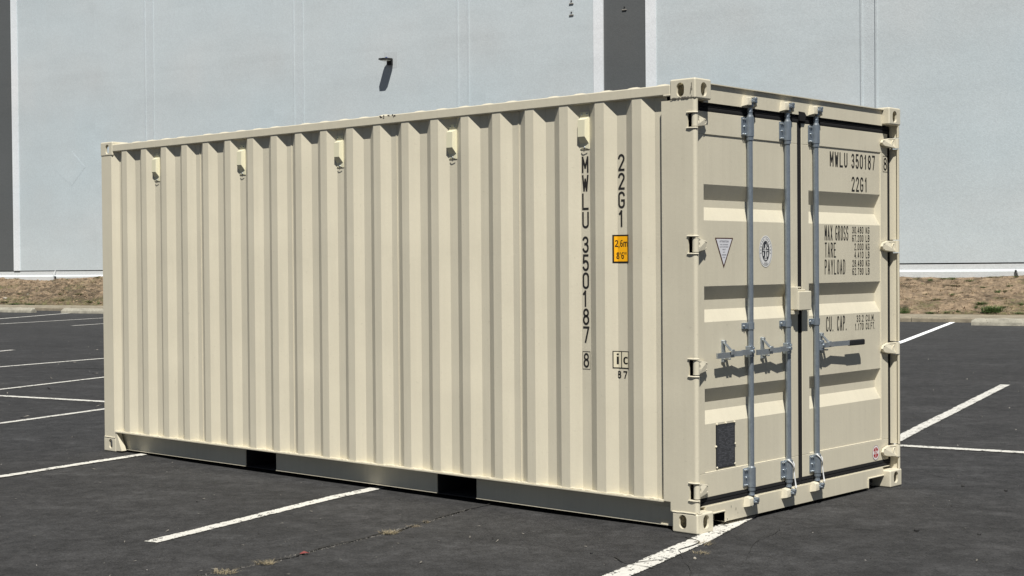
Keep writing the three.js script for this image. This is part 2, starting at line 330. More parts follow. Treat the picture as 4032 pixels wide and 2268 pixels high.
{
  const b = new THREE.Group(); b.name = 'warehouse'; b.position.set(OX, 0, OZ); b.rotation.y = TH; scene.add(b);
  tag(b, 'large pale grey tilt-up concrete warehouse behind the container', 'building');
  const TOP = 14, F = -4.8, tilt = 0.00145, base = (u) => 1.433 + tilt * u;
  const panel = (name, u0, u1, mat, f, y0 = null) => mesh(name, prism([[u0, (y0 ?? base(u0))], [u1, (y0 ?? base(u1))], [u1, TOP], [u0, TOP]], -5.1, f, (p, q, w) => [p, q, w]), mat, b);
  const strips = [-18.6, -11.4, 2.895, 10.135, 17.125, 30.955, 38.4, 45.6], hw = 0.195;
  const run = (u0, u1) => {
    let a = u0;
    for (const s of strips) if (s > u0 && s < u1) { panel('wall_panel', a, s - hw - 0.046, M.wall, F); panel('joint_strip', s - hw, s + hw, M.wallStrip, F - 0.012);
      for (const e of [-1, 1]) panel('joint_bead', s + e * (hw + 0.0225) - 0.022, s + e * (hw + 0.0225) + 0.022, M.wallStrip, F + 0.035); a = s + hw + 0.046; }
    panel('wall_panel', a, u1, M.wall, F);
  };
  run(-30, -6.3); run(-4.34, 22.05); run(24.23, 49); run(51, 60);
  for (const [l, r] of [[-6.3, -4.34], [22.05, 24.23], [49, 51]]) {
    panel('white_pilaster', l, l + 0.35, M.wallWhite, F + 0.03);
    panel('dark_panel', l + 0.353, r - 0.353, M.wallDark, F - 0.02);
    panel('white_pilaster', r - 0.35, r, M.wallWhite, F + 0.03);
  }
  // base: recessed shadow groove under the panels, plinth band, projecting footing ledge
  const slope = (name, y0, y1, f, mat, r = 0) => mesh(name, prism([[-30, y0 - 30 * tilt], [60, y0 + 60 * tilt], [60, y1 + 60 * tilt], [-30, y1 - 30 * tilt]], -5.1, f, (p, q, w) => [p, q, w]), mat, b);
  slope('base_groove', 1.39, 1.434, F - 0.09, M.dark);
  slope('plinth_band', 1.238, 1.396, F - 0.012, M.plinth);
  mesh('footing_ledge', prism([[-5.1, 0.6], [F + 0.075, 0.6], [F + 0.075, 1.185], [F - 0.01, 1.24], [-5.1, 1.24]], -30, 60, (p, q, w) => [w, q + w * tilt, p]), M.plinth, b);
  for (const u of [-29.9, 59.6]) mesh('side_wall', bx(u, u + 0.3, 0.3, TOP, -45, -5.12), M.wall, b);
  mesh('rear_wall', bx(-29.9, 59.9, 0.3, TOP, -45.3, -45.02), M.wall, b);
  mesh('roof', bx(-29.5, 59.5, TOP - 0.9, TOP - 0.6, -45, -5.12), M.plinth, b);
  // patched anchor points and lighter repair patches
  for (const [u, y] of [[21.26, 9.979], [21.26, 9.612], [23.14, 9.61], [21.26, 10.9]]) {
    const f = u > 22 ? F - 0.02 : F;
    const a = mesh('anchor_plate', bx(u - 0.09, u + 0.09, y - 0.1, y + 0.1, f - 0.01, f + 0.006), u > 22 ? M.wallDark : M.patch, b);
    mesh('anchor_lug', bx(u - 0.075, u + 0.075, y - 0.075, y - 0.05, f + 0.002, f + 0.035), M.stone, a);
    mesh('anchor_bolt', cyl(V(u, y + 0.02, f), V(u, y + 0.02, f + 0.03), 0.026, 0.022, 10), M.darkStone, a);
  }
  mesh('repair_patch', prism([[-1.32, 6.19], [-0.56, 5.53], [-1.34, 4.8], [-2.34, 5.52]], F - 0.01, F + 0.004, (p, q, w) => [p, q, w]), M.wall, b);
  mesh('repair_patch', bx(13.9, 14.46, 8.36, 8.92, F - 0.01, F + 0.004), M.patch, b);
}
{
  // wall lamp
  const l = thing('wall_lamp', 'small dark wall lamp on an arm high on the pale warehouse wall', 'lamp', null, at(14.18, 8.46, -4.8), TH);
  mesh('back_box', rbx(-0.1, 0.1, 0, 0.22, 0.006, 0.11, 0.012), M.lampBody, l);
  mesh('head', prism([[-0.06, 0.06], [-0.17, 0.14], [-0.185, 0.2], [-0.18, 0.48], [-0.12, 0.545], [0.12, 0.545], [0.18, 0.48], [0.185, 0.2], [0.17, 0.14], [0.06, 0.06]], 0.15, 0.2, (p, q, w) => [p, w - 0.06 * (q - 0.06) + 0.02, q]), M.lampBody, l);
  mesh('lens', bx(-0.13, 0.13, 0.125, 0.14, 0.2, 0.46), M.lampLens, l);
  mesh('photocell', cyl(V(-0.04, 0.21, 0.2), V(-0.04, 0.265, 0.2), 0.04, 0.036, 14), M.photocell, l);
}
{
  const p = thing('drain_pipe', 'short dark drain pipe slanting out of the warehouse footing', 'pipe', null, at(35.06, 1.14, -4.7), TH);
  mesh('pipe_stub', [cyl(V(0, 0.11, 0), V(0.1, -0.1, 0.12), 0.022, 0.022, 12)], M.lampBody, p);
  mesh('pipe_collar', [cyl(V(-0.006, 0.122, -0.007), V(0.012, 0.085, 0.015), 0.03, 0.03, 12)], M.lampBody, p);
  const q = thing('conduit', 'thin white conduit at the foot of the warehouse wall', 'conduit', null, at(2.02 - 4.35, 1.08, -4.71), TH);
  mesh('conduit_pipe', tube([V(0, 0, 0.02), V(0, 0.12, 0.02), V(0.03, 0.22, 0), V(0.05, 0.36, -0.06)], 0.012, 16, 6), M.wallWhite, q);
  mesh('valve_box', rbx(0.09, 0.15, 0.0, 0.12, 0, 0.05, 0.006), M.lampBody, q);
}
// wheel stops
function wheelStop(u0, u1, n, label) {
  const w = u1 - u0, s = thing('wheel_stop', label, 'wheel stop', 'concrete wheel stops along the kerb', at((u0 + u1) / 2, 0, n), TH);
  const seg = 22, prof = (k) => { const e = 1 - 0.25 * (k === 0 || k === seg ? 1 : 0), o = (a) => 0.014 * (vn(k * 0.9 + u0, a * 5.3) - 0.5); return [[-0.12 + o(1), 0], [-0.12 + o(2), 0.05], [-0.09 * e + o(3), 0.165 * e + o(4)], [0.06 * e + o(5), 0.165 * e + o(6)], [0.11 + o(7), 0.075], [0.12 + o(8), 0]]; };
  const q = [];
  for (let k = 0; k < seg; k++) { const A = prof(k), B = prof(k + 1), x0 = -w / 2 + w * k / seg, x1 = x0 + w / seg; for (let i = 0; i < 5; i++) q.push([[x0, A[i][1], A[i][0]], [x0, A[i + 1][1], A[i + 1][0]], [x1, B[i + 1][1], B[i + 1][0]], [x1, B[i][1], B[i][0]]].reverse()); }
  for (const [k, x] of [[0, -w / 2], [seg, w / 2]]) { const A = prof(k); for (const t of [[0, 1, 4, 5], [1, 2, 3, 4]]) q.push(t.map((i) => [x, A[i][1], A[i][0]])); }
  mesh('block', quads(q), M.stop, s);
  for (const x of [-w * 0.33, w * 0.33]) mesh('anchor_pin', cyl(V(x, 0.15, 0), V(x, 0.172, 0), 0.014, 0.014, 10), M.dark, s);
}
wheelStop(1.9, 3.72, 1.75, 'left end wheel stop, its broken right end facing a gap in the row');
wheelStop(5.15, 7.4, 1.75, 'weathered wheel stop half hidden behind the far left post of the container');
wheelStop(35.27, 37.1, 1.45, 'wheel stop right of the container beside the fresh white line');

// ================================================================ SHIPPING CONTAINER  (near corner at the origin; side along -x, doors along -z)
const L = 6.058, H = 2.591, Wd = 2.438;
const box = thing('shipping_container', 'cream twenty foot shipping container with two closed doors on the asphalt', 'container');
// --- corner castings
{
  const ev = new Evaluator(); ev.useGroups = false; ev.attributes = ['position', 'normal', 'uv'];
  const brush = (g) => { const b = new Brush(g); b.updateMatrixWorld(); return b; };
  const oval = (w, h, d) => { const s = new THREE.Shape(), r = w / 2, e = h / 2 - r; s.absarc(0, e, r, 0, Math.PI); s.absarc(0, -e, r, Math.PI, 2 * Math.PI); return new THREE.ExtrudeGeometry(s, { depth: d, bevelEnabled: false, curveSegments: 14 }); };
  for (const top of [1, 0]) for (const door of [1, 0]) for (const near of [1, 0]) {
    const x0 = door ? -0.178 : -L, x1 = door ? 0 : -L + 0.178, z0 = near ? -0.162 : -Wd, z1 = near ? 0 : -Wd + 0.162, y0 = top ? H - 0.118 : 0, y1 = y0 + 0.118, t = 0.016;
    let r = brush(rbx(x0, x1, y0, y1, z0, z1, 0.011, 3));
    const cut = (g) => { r = ev.evaluate(r, brush(g), SUBTRACTION); };
    cut(bx(x0 + t, x1 - t, y0 + t, y1 - t, z0 + t, z1 - t));
    const hx = door ? -0.103 : -L + 0.103, hz = near ? -0.086 : -Wd + 0.086, hy = top ? y1 - 0.062 : y0 + 0.066;
    cut(oval(0.053, 0.08, 0.06).translate(hx, hy, near ? -0.03 : -Wd - 0.03));
    cut(oval(0.06, 0.08, 0.06).rotateY(Math.PI / 2).translate(door ? -0.03 : -L - 0.03, hy, hz));
    if (top) cut(oval(0.064, 0.11, 0.06).rotateX(Math.PI / 2).rotateY(Math.PI / 2).translate((x0 + x1) / 2, y1 + 0.03, (z0 + z1) / 2));
    const g = r.geometry.clone();
    const c = mesh('corner_casting', g, M.cream, box);
    // chipped paint on the knocked upper near casting and the lower one
    if (door && near && top) {
      const chips = [], n = 34;
      for (let i = 0; i < n; i++) {
        const side = i % 2, a = side ? rr(-0.165, -0.03) : rr(-0.034, -0.018), y = side ? y0 + rr(0.006, 0.012) : rr(y0 + 0.012, y1 - 0.03), w = side ? rr(0.003, 0.009) : rr(0.001, 0.003), h = side ? rr(0.001, 0.003) : rr(0.002, 0.007);
        chips.push(quads([[[a - w, y - h, 0.0012], [a + w * 0.7, y - h * 1.2, 0.0012], [a + w, y + h, 0.0012], [a - w * 0.8, y + h * 0.8, 0.0012]]]));
      }
      mesh('paint_chips', chips, std(0.16, 0.145, 0.12, 0.9), c).userData.kind = 'stuff';
    }
  }
}
// weld beads where posts meet castings
const bead = (a, b, r, parent = box, mat = M.cream) => { const n = Math.max(3, Math.round(a.distanceTo(b) / 0.02)), pts = []; for (let i = 0; i <= n; i++) { const p = a.clone().lerp(b, i / n); p.y += rr(-1, 1) * r * 0.35; pts.push(p); } return mesh('weld_bead', tube(pts, r, n * 2, 6), mat, parent); };
// --- frame
const P1 = 0.118, P2 = H - 0.118;
const hingeY = [[0.196, 0.288], [0.902, 0.994], [1.600, 1.692], [2.312, 2.392]];
{
  // door end posts: plate on the side plus a rounded nose with cut-outs for the hinges
  for (const near of [1, 0]) {
    const Z = (d) => (near ? -0.004 - d : -Wd + 0.004 + d);          // d = distance in from the side face
    const place = (p, q, w) => [p, w, Z(q)];
    const nose = []; for (let i = 0; i <= 6; i++) { const a = i / 6 * Math.PI / 2; nose.push([-0.0225 + 0.02 * Math.sin(a), 0.02 - 0.02 * Math.cos(a)]); }
    const full = [[-0.239, 0], [-0.062, 0], ...nose, [-0.0025, 0.025], [-0.014, 0.026], [-0.015, 0.009], [-0.072, 0.02], [-0.1, 0.022], [-0.236, 0.02]];
    const cutp = [[-0.239, 0], [-0.058, 0], [-0.058, 0.012], [-0.236, 0.02]], low = full.map(([p, q]) => [p < -0.19 ? -0.19 : p, q]);
    const parts = [prism(low, P1, 0.172, place)]; let y = 0.172;
    for (const [a, b] of hingeY) { parts.push(prism(full, y, a, place), prism(cutp, a, b, place)); y = b; }
    parts.push(prism(full, y, P2, place));
    const post = mesh('corner_post', parts, M.cream, box);
    if (near) for (const [a, b] of hingeY) for (const yy of [a - 0.004, b + 0.004]) mesh('slot_weld', tube([V(-0.062, yy, Z(-0.002)), V(-0.03, yy, Z(-0.004)), V(-0.008, yy, Z(0.004)), V(0.001, yy, Z(0.018))], 0.005, 8, 6), M.cream, post);
    if (near) { bead(V(-0.176, P1 + 0.001, -0.002), V(-0.012, P1 + 0.001, -0.002), 0.005); bead(V(-0.006, P1 + 0.001, -0.008), V(-0.006, P1 + 0.001, -0.05), 0.005); }
  }
  // front end posts
  for (const near of [1, 0]) {
    const Z = (d) => (near ? -0.004 - d : -Wd + 0.004 + d);
    mesh('corner_post', prism([[-L + 0.004, 0.006], [-L + 0.01, 0], [-5.902, 0], [-5.898, 0.004], [-5.9, 0.05], [-L + 0.06, 0.12], [-L + 0.004, 0.12]], P1, P2, (p, q, w) => [p, w, Z(q)]), M.cream, box);
    if (near) { bead(V(-L + 0.012, P1 + 0.002, -0.002), V(-L + 0.17, P1 + 0.002, -0.002), 0.005);
      mesh('corner_gusset', prism([[-5.9, 0.175], [-5.88, 0.175], [-5.8, 0.016], [-5.88, 0.012], [-5.9, 0.1]], -0.05, -0.004, (p, q, w) => [p, q, w]), M.cream, box); }
  }
  // top side rails
  for (const near of [1, 0]) {
    const z0 = near ? -0.064 : -Wd + 0.003, z1 = near ? -0.003 : -Wd + 0.064;
    const rl = mesh('top_side_rail', rbx(-5.885, -0.176, 2.505, 2.565, z0, z1, 0.007, 2), M.cream, box);
    if (near) {
      mesh('weld_end', rbx(-0.225, -0.172, 2.499, 2.509, -0.02, 0.0, 0.004), M.cream, rl);
      const ch = []; for (let i = 0; i < 12; i++) { const a = -2.62 + rr(0, 0.17), w = rr(0.003, 0.012), y = rr(2.545, 2.562), h = rr(0.002, 0.006); ch.push(quads([[[a - w, y - h, -0.0018], [a + w, y - h * 0.6, -0.0018], [a + w * 0.8, y + h, -0.0018], [a - w * 0.7, y + h, -0.0018]]])); }
      mesh('paint_chips', ch, std(0.06, 0.05, 0.04, 0.9), rl).userData.kind = 'stuff';
    }
  }
  // bottom side rails: channel open to the outside, with two fork pockets
  const pockets = [[-4.215, -3.85], [-2.153, -1.79]];
  for (const near of [1, 0]) {
    const s = near ? 1 : -1, O = near ? 0 : -Wd, zz = (d) => O - s * d;
    const web = []; let x = -5.89;
    for (const [a, b] of [...pockets, [-0.17, -0.17]]) { web.push(bx(x, a, 0.026, 0.166, zz(0.068), zz(0.074))); if (b > a) web.push(bx(a, b, 0.149, 0.166, zz(0.068), zz(0.074))); x = b; }
    const rail = mesh('bottom_side_rail', [...web, bx(-5.885, -0.2405, 0.166, 0.174, zz(-0.001), zz(0.074)), bx(-0.2405, -0.18, 0.166, 0.174, zz(0.03), zz(0.074))], M.cream, box);
    const lip = []; x = -5.82;
    for (const [a, b] of [...pockets, [-0.18, -0.18]]) { lip.push(bx(x, a, 0.02, 0.026, zz(0.063), zz(0.074))); x = b; }
    mesh('bottom_lip', lip, M.cream, rail);
    mesh('doubler_plate', [bx(-0.36, -0.182, 0.05, 0.13, zz(0.063), zz(0.0678))], M.cream, rail);
    if (near) { const b2 = bead(V(-5.88, 0.176, -0.012), V(-0.24, 0.176, -0.012), 0.0055, rail); b2.name = 'weld_bead'; }
    // pockets
  }
  for (const [a, b] of pockets) mesh('fork_pocket', [bx(a - 0.006, a, 0.022, 0.149, -Wd + 0.075, -0.075), bx(b, b + 0.006, 0.022, 0.149, -Wd + 0.075, -0.075), bx(a, b, 0.15, 0.158, -Wd + 0.075, -0.075), bx(a, b, 0.016, 0.022, -Wd + 0.075, -0.075)], M.dark, box);
  for (let x = -5.7; x < -0.3; x += 0.305) if (!pockets.some(([a, b]) => x > a - 0.05 && x < b + 0.05)) mesh('cross_member', bx(x - 0.02, x + 0.02, 0.03, 0.15, -Wd + 0.076, -0.076), M.dark, box);
  mesh('floor', bx(-5.95, -0.16, 0.16, 0.188, -Wd + 0.08, -0.08), M.ply, box);
  // door header with rain lip
  const hd = mesh('door_header', bx(-0.12, -0.055, 2.467, 2.572, -Wd + 0.163, -0.163), M.cream, box);
  mesh('rain_lip', bx(-0.12, -0.041, 2.5725, 2.578, -Wd + 0.163, -0.163), M.cream, hd);
  // door sill
  const sl = mesh('door_sill', prism([[-0.163, 0.135], [-0.163, 0.094], [-0.34, 0.094], [-0.352, 0.086], [-0.352, 0.026], [-2.064, 0.022], [-2.064, 0.08], [-2.074, 0.088], [-Wd + 0.163, 0.088], [-Wd + 0.163, 0.135]], -0.13, -0.055, (p, q, w) => [w, q, p]), M.cream, box);
  mesh('pocket_edge', [rbx(-0.13, -0.047, 0.086, 0.094, -0.355, -0.163, 0.003), rbx(-0.13, -0.047, 0.024, 0.086, -0.358, -0.352, 0.0025), rbx(-0.13, -0.047, 0.08, 0.088, -Wd + 0.163, -2.061, 0.003), rbx(-0.13, -0.047, 0.018, 0.08, -2.0635, -2.0575, 0.0025)], M.cream, sl);
  mesh('sill_back_plate', bx(-0.17, -0.133, 0.028, 0.134, -Wd + 0.17, -0.17), M.dark, sl);
  mesh('sill_top', bx(-0.13, -0.062, 0.1355, 0.141, -Wd + 0.06, -0.06), M.cream, sl);
  const chips = []; for (const [z, y] of [[-0.363, 0.06], [-0.42, 0.105], [-0.47, 0.085], [-0.49, 0.06], [-0.38, 0.037], [-0.7, 0.09]]) { const w = rr(0.001, 0.003), h = rr(0.003, 0.009); chips.push(quads([[[-0.0535, y - h, z + w], [-0.0535, y - h, z - w], [-0.0535, y + h, z - w * 1.3], [-0.0535, y + h, z + w]]])); }
  mesh('paint_chips', chips, std(0.06, 0.055, 0.045, 0.9), sl).userData.kind = 'stuff';
  // front end frame and the liner behind the side walls
  for (const [a, b] of [[2.5, 2.565], [0.03, 0.16]]) mesh('front_rail', bx(-L + 0.005, -L + 0.06, a, b, -Wd + 0.165, -0.165), M.cream, box);
}
// --- corrugated walls
const A0 = -5.751, PER = 0.27874, ZO = -0.008, ZI = -0.044;
function corr(x0, x1) {                                   // profile points [x, z] of the side sheet
  const p = [];
  if (x0 < -5.86) p.push([-5.897, ZO], [-5.842, ZI]); else p.push([x0, ZI]);
  for (let k = 0; k < 20; k++) { const a = A0 + PER * k; for (const [x, z] of [[a - 0.069, ZI], [a, ZO], [a + 0.069, ZO], [a + 0.14, ZI]]) if (x > x0 + 0.001 && x < x1 - 0.001 && x > -5.84) p.push([x, z]); }
  p.push([x1, ZI]); return p;
}
const seams = [-4.722, -3.607, -2.492, -1.377];
const edges = [-5.897, ...seams, -0.228];
for (const near of [1, 0]) for (let i = 0; i < 5; i++) {
  const a = edges[i] + (i ? 0.0015 : 0), b = edges[i + 1] - (i < 4 ? 0.0015 : 0);
  const w = mesh('side_wall_panel', sheet(corr(a, b), 0.0025, 0.172, 2.506, (p, q, y) => [p, y, near ? q : -Wd - q]), M.cream, box);
  if (near && i < 4) mesh('vertical_weld', bx(b - 0.003, b + 0.006, 0.178, 2.5, ZI - 0.002, ZI + 0.003), M.cream, w);
}
{
  // front end wall
  const p = [[-Wd + 0.11, 0]]; for (let z = -Wd + 0.16; z < -0.35; z += 0.25) p.push([z, 0], [z + 0.05, -0.04], [z + 0.11, -0.04], [z + 0.16, 0]); p.push([-0.11, 0]);
  mesh('front_wall', sheet(p.map(([s, d]) => [s, d]), 0.003, 0.16, 2.5, (s, d, y) => [-L + 0.012 - d, y, s]), M.cream, box);
  // roof sheets with cross corrugations
  for (let i = 0; i < 5; i++) {
    const x0 = -5.99 + i * 1.184, q = [[x0, 0]], Y = 2.561, Q = [];
    for (let k = 0; k < 6; k++) { const c = x0 + 0.07 + k * 0.2085; if (c + 0.13 > x0 + 1.18) break; for (const [d, y] of [[0, 0], [0.018, 0.007], [0.034, 0.0165], [0.052, 0.021], [0.082, 0.021], [0.1, 0.0165], [0.116, 0.007], [0.134, 0]]) q.push([c + d, y]); }
    q.push([x0 + 1.182, 0]);
    const zs = [[-0.02, 0], [-0.035, 0.08], [-0.06, 0.75], [-0.085, 1], [-Wd + 0.085, 1], [-Wd + 0.06, 0.75], [-Wd + 0.035, 0.08], [-Wd + 0.02, 0]];
    for (let a = 0; a < q.length - 1; a++) for (let j = 0; j < zs.length - 1; j++) { const [xa, ya] = q[a], [xb, yb] = q[a + 1], [za, ka] = zs[j], [zb, kb] = zs[j + 1]; Q.push([[xa, Y + ya * ka, za], [xb, Y + yb * ka, za], [xb, Y + yb * kb, zb], [xa, Y + ya * kb, zb]]); }
    mesh('roof_panel', [quads(Q), bx(x0, x0 + 1.182, 2.553, 2.559, -Wd + 0.07, -0.07)], M.cream, box);
  }
}
// --- vents on the side
for (const k of [1, 5, 9, 13, 17]) {
  const x = A0 + PER * k + 0.1745, z = ZI;
  const v = mesh('vent', [new ConvexGeometry([V(x - 0.034, 2.425, z + 0.003), V(x + 0.034, 2.425, z + 0.003), V(x - 0.034, 2.268, z + 0.003), V(x + 0.032, 2.268, z + 0.003), V(x - 0.032, 2.412, z + 0.031), V(x + 0.022, 2.412, z + 0.031), V(x - 0.032, 2.31, z + 0.033), V(x + 0.022, 2.31, z + 0.033)]),
    rbx(x - 0.037, x + 0.037, 2.235, 2.462, z + 0.0005, z + 0.0045, 0.0018)], M.vent, box);
  mesh('rivet', [-0.02, 0.02].map((d) => new THREE.SphereGeometry(0.006, 8, 6).translate(x + d, 2.446, z + 0.006)), M.zinc, v);
  mesh('rivet', new THREE.SphereGeometry(0.006, 8, 6).translate(x, 2.247, z + 0.006), M.zinc, v);
  mesh('wire_tie', tube([V(x - 0.02, 2.238, z + 0.012), V(x, 2.24, z + 0.018), V(x + 0.028, 2.236, z + 0.012)], 0.0022, 10, 5), M.dark, v);
}

// ================================================================ lettering: a narrow stroke font, cut as thin sheets
const arcp = (cx, cy, rx, ry, a0, a1, n = 8) => { const o = []; for (let i = 0; i <= n; i++) { const a = (a0 + (a1 - a0) * i / n) * Math.PI / 180; o.push([cx + rx * Math.cos(a), cy + ry * Math.sin(a)]); } return o; };
const bowl = [...arcp(0.5, 0.78, 0.5, 0.22, 0, 180), ...arcp(0.5, 0.22, 0.5, 0.22, 180, 360), [1, 0.78]];
const G = {
  0: [bowl], O: [bowl], 1: [[[0.25, 0.82], [0.6, 1], [0.6, 0]]],
  2: [[...arcp(0.5, 0.75, 0.5, 0.25, 170, -20), [0.04, 0.02], [0.04, 0], [1, 0]]],
  3: [[...arcp(0.47, 0.77, 0.47, 0.23, 160, -75), [0.38, 0.535]], [[0.38, 0.535], [0.55, 0.535], ...arcp(0.5, 0.27, 0.5, 0.265, 75, -160)]],
  4: [[[0.72, 0], [0.72, 1], [0, 0.3], [1, 0.3]]], 5: [[[0.94, 1], [0.12, 1], [0.06, 0.52], ...arcp(0.5, 0.33, 0.5, 0.28, 140, -10), ...arcp(0.5, 0.25, 0.5, 0.25, 0, -160)]],
  6: [[...arcp(0.5, 0.78, 0.5, 0.22, 20, 180), [0, 0.25], ...arcp(0.5, 0.27, 0.5, 0.27, 180, 520)]], 7: [[[0, 1], [1, 1], [0.36, 0]]],
  8: [[...arcp(0.5, 0.77, 0.44, 0.23, -90, 270, 18)], [...arcp(0.5, 0.275, 0.5, 0.275, 90, 450, 18)]],
  9: [[...arcp(0.5, 0.22, 0.5, 0.22, 200, 360), [1, 0.75], ...arcp(0.5, 0.73, 0.5, 0.27, 0, 340)]],
  A: [[[0, 0], [0.5, 1], [1, 0]], [[0.17, 0.3], [0.83, 0.3]]], B: [[[0, 0], [0, 1], ...arcp(0.5, 0.77, 0.45, 0.23, 90, -90), [0, 0.54]], [[0, 0.54], ...arcp(0.5, 0.27, 0.5, 0.27, 90, -90), [0, 0]]],
  C: [[...arcp(0.5, 0.78, 0.5, 0.22, 0, 180), ...arcp(0.5, 0.22, 0.5, 0.22, 180, 360)]], D: [[[0, 0], [0, 1], ...arcp(0.4, 0.75, 0.6, 0.25, 90, 0), ...arcp(0.4, 0.25, 0.6, 0.25, 0, -90), [0, 0]]],
  E: [[[1, 1], [0, 1], [0, 0], [1, 0]], [[0, 0.52], [0.8, 0.52]]], F: [[[1, 1], [0, 1], [0, 0]], [[0, 0.52], [0.8, 0.52]]],
  G: [[...arcp(0.5, 0.78, 0.5, 0.22, 10, 180), ...arcp(0.5, 0.22, 0.5, 0.22, 180, 360), [1, 0.46], [0.55, 0.46]]],
  K: [[[0, 0], [0, 1]], [[1, 1], [0.06, 0.4]], [[0.34, 0.58], [1, 0]]], L: [[[0, 1], [0, 0], [1, 0]]], M: [[[0, 0], [0, 1], [0.5, 0.3], [1, 1], [1, 0]]],
  P: [[[0, 0], [0, 1], ...arcp(0.5, 0.75, 0.5, 0.25, 90, -90), [0, 0.5]]], R: [[[0, 0], [0, 1], ...arcp(0.5, 0.77, 0.5, 0.23, 90, -90), [0, 0.54]], [[0.45, 0.54], [1, 0]]],
  S: [[...arcp(0.5, 0.78, 0.5, 0.22, 10, 180), ...arcp(0.5, 0.74, 0.5, 0.24, 180, 235, 4), ...arcp(0.5, 0.27, 0.5, 0.25, 50, 0, 4), ...arcp(0.5, 0.22, 0.5, 0.22, 0, -170)]],
  T: [[[0, 1], [1, 1]], [[0.5, 1], [0.5, 0]]], U: [[[0, 1], ...arcp(0.5, 0.22, 0.5, 0.22, 180, 360), [1, 1]]], W: [[[0, 1], [0.25, 0], [0.5, 0.75], [0.75, 0], [1, 1]]],
  X: [[[0, 0], [1, 1]], [[0, 1], [1, 0]]], Y: [[[0, 1], [0.5, 0.45], [1, 1]], [[0.5, 0.45], [0.5, 0]]], '.': [[[0.3, 0.02], [0.3, 0.06]]],
};
function ribbon(pts, w, closed) {
  const n = pts.length, L2 = [], R2 = [];
  for (let i = 0; i < n; i++) {
    const a = pts[Math.max(0, i - 1)], b = pts[i], c = pts[Math.min(n - 1, i + 1)];
    const d1 = [b[0] - a[0], b[1] - a[1]], d2 = [c[0] - b[0], c[1] - b[1]], l1 = Math.hypot(...d1) || 1, l2 = Math.hypot(...d2) || 1;
    let n1 = [-d1[1] / l1, d1[0] / l1], n2 = [-d2[1] / l2, d2[0] / l2]; if (i === 0) n1 = n2; if (i === n - 1) n2 = n1;
    let m = [n1[0] + n2[0], n1[1] + n2[1]]; const ml = Math.hypot(...m) || 1; m = [m[0] / ml, m[1] / ml];
    const k = Math.min(1.35, 1 / Math.max(0.3, m[0] * n1[0] + m[1] * n1[1])) * w / 2;
    L2.push([b[0] + m[0] * k, b[1] + m[1] * k]); R2.push([b[0] - m[0] * k, b[1] - m[1] * k]);
  }
  const q = []; for (let i = 0; i < n - 1; i++) q.push([R2[i], R2[i + 1], L2[i + 1], L2[i]]); return q;
}
function glyph(ch, x, y, w, h, sw, out) {                 // lower left corner x, y; full width and height w, h
  (G[ch] || []).forEach((st, i) => {
    const all = []; for (const [px, py] of st) { const p = [x + sw / 2 + px * (w - sw), y + sw / 2 + py * (h - sw)], l = all[all.length - 1]; if (!l || Math.hypot(p[0] - l[0], p[1] - l[1]) > 1e-5) all.push(p); }
    const runs = [[all[0]]];                             // cut at sharp corners, so that every stroke keeps its full width
    for (let k = 1; k < all.length; k++) { const r = runs[runs.length - 1]; r.push(all[k]); if (k < all.length - 1) { const a = [all[k][0] - all[k - 1][0], all[k][1] - all[k - 1][1]], b = [all[k + 1][0] - all[k][0], all[k + 1][1] - all[k][1]]; if ((a[0] * b[0] + a[1] * b[1]) / (Math.hypot(...a) * Math.hypot(...b)) < 0.55) runs.push([all[k]]); } }
    for (const pts of ch === '.' ? [[0, 0]] : runs) {
    // lengthen open ends so that strokes have square ends
    for (const [a, b] of ch === '.' ? [] : [[0, 1], [pts.length - 1, pts.length - 2]]) { const d = [pts[a][0] - pts[b][0], pts[a][1] - pts[b][1]], l = Math.hypot(...d); pts[a] = [pts[a][0] + d[0] / l * sw * 0.42, pts[a][1] + d[1] / l * sw * 0.42]; }
    if (ch === '.') { out.push([[[x, y], [x + sw, y], [x + sw, y + sw * 1.2], [x, y + sw * 1.2]], 0]); continue; }
    for (const q of ribbon(pts, sw)) out.push([q, i + runs.indexOf(pts) * 0.5]);
    }
  });
}
// text as geometry; place(x, y, lift) -> xyz
function letters(items, place) { const list = []; for (const [q, i] of items) list.push(q.map(([x, y]) => place(x, y, i * 0.0002))); return quads(list); }
function line(str, x, y, h, w, pitch, sw, out = []) { let c = x; for (const ch of str) { if (ch === ' ') { c += pitch * 0.75; continue; } if (ch === '.') { glyph('.', c, y, w, h, sw, out); c += pitch * 0.5; continue; } const ww = ch === '1' ? w * 0.9 : ch === 'M' || ch === 'W' ? w * 1.08 : w; glyph(ch, c, y, ww, h, sw, out); c += pitch + (ww - w); } return out; }
const frameRect = (x0, x1, y0, y1, t) => [[[x0, y0], [x1, y0], [x1, y0 + t], [x0, y0 + t]], [[x0, y1 - t], [x1, y1 - t], [x1, y1], [x0, y1]], [[x0, y0 + t], [x0 + t, y0 + t], [x0 + t, y1 - t], [x0, y1 - t]], [[x1 - t, y0 + t], [x1, y0 + t], [x1, y1 - t], [x1 - t, y1 - t]]].map((q) => [q, 0]);
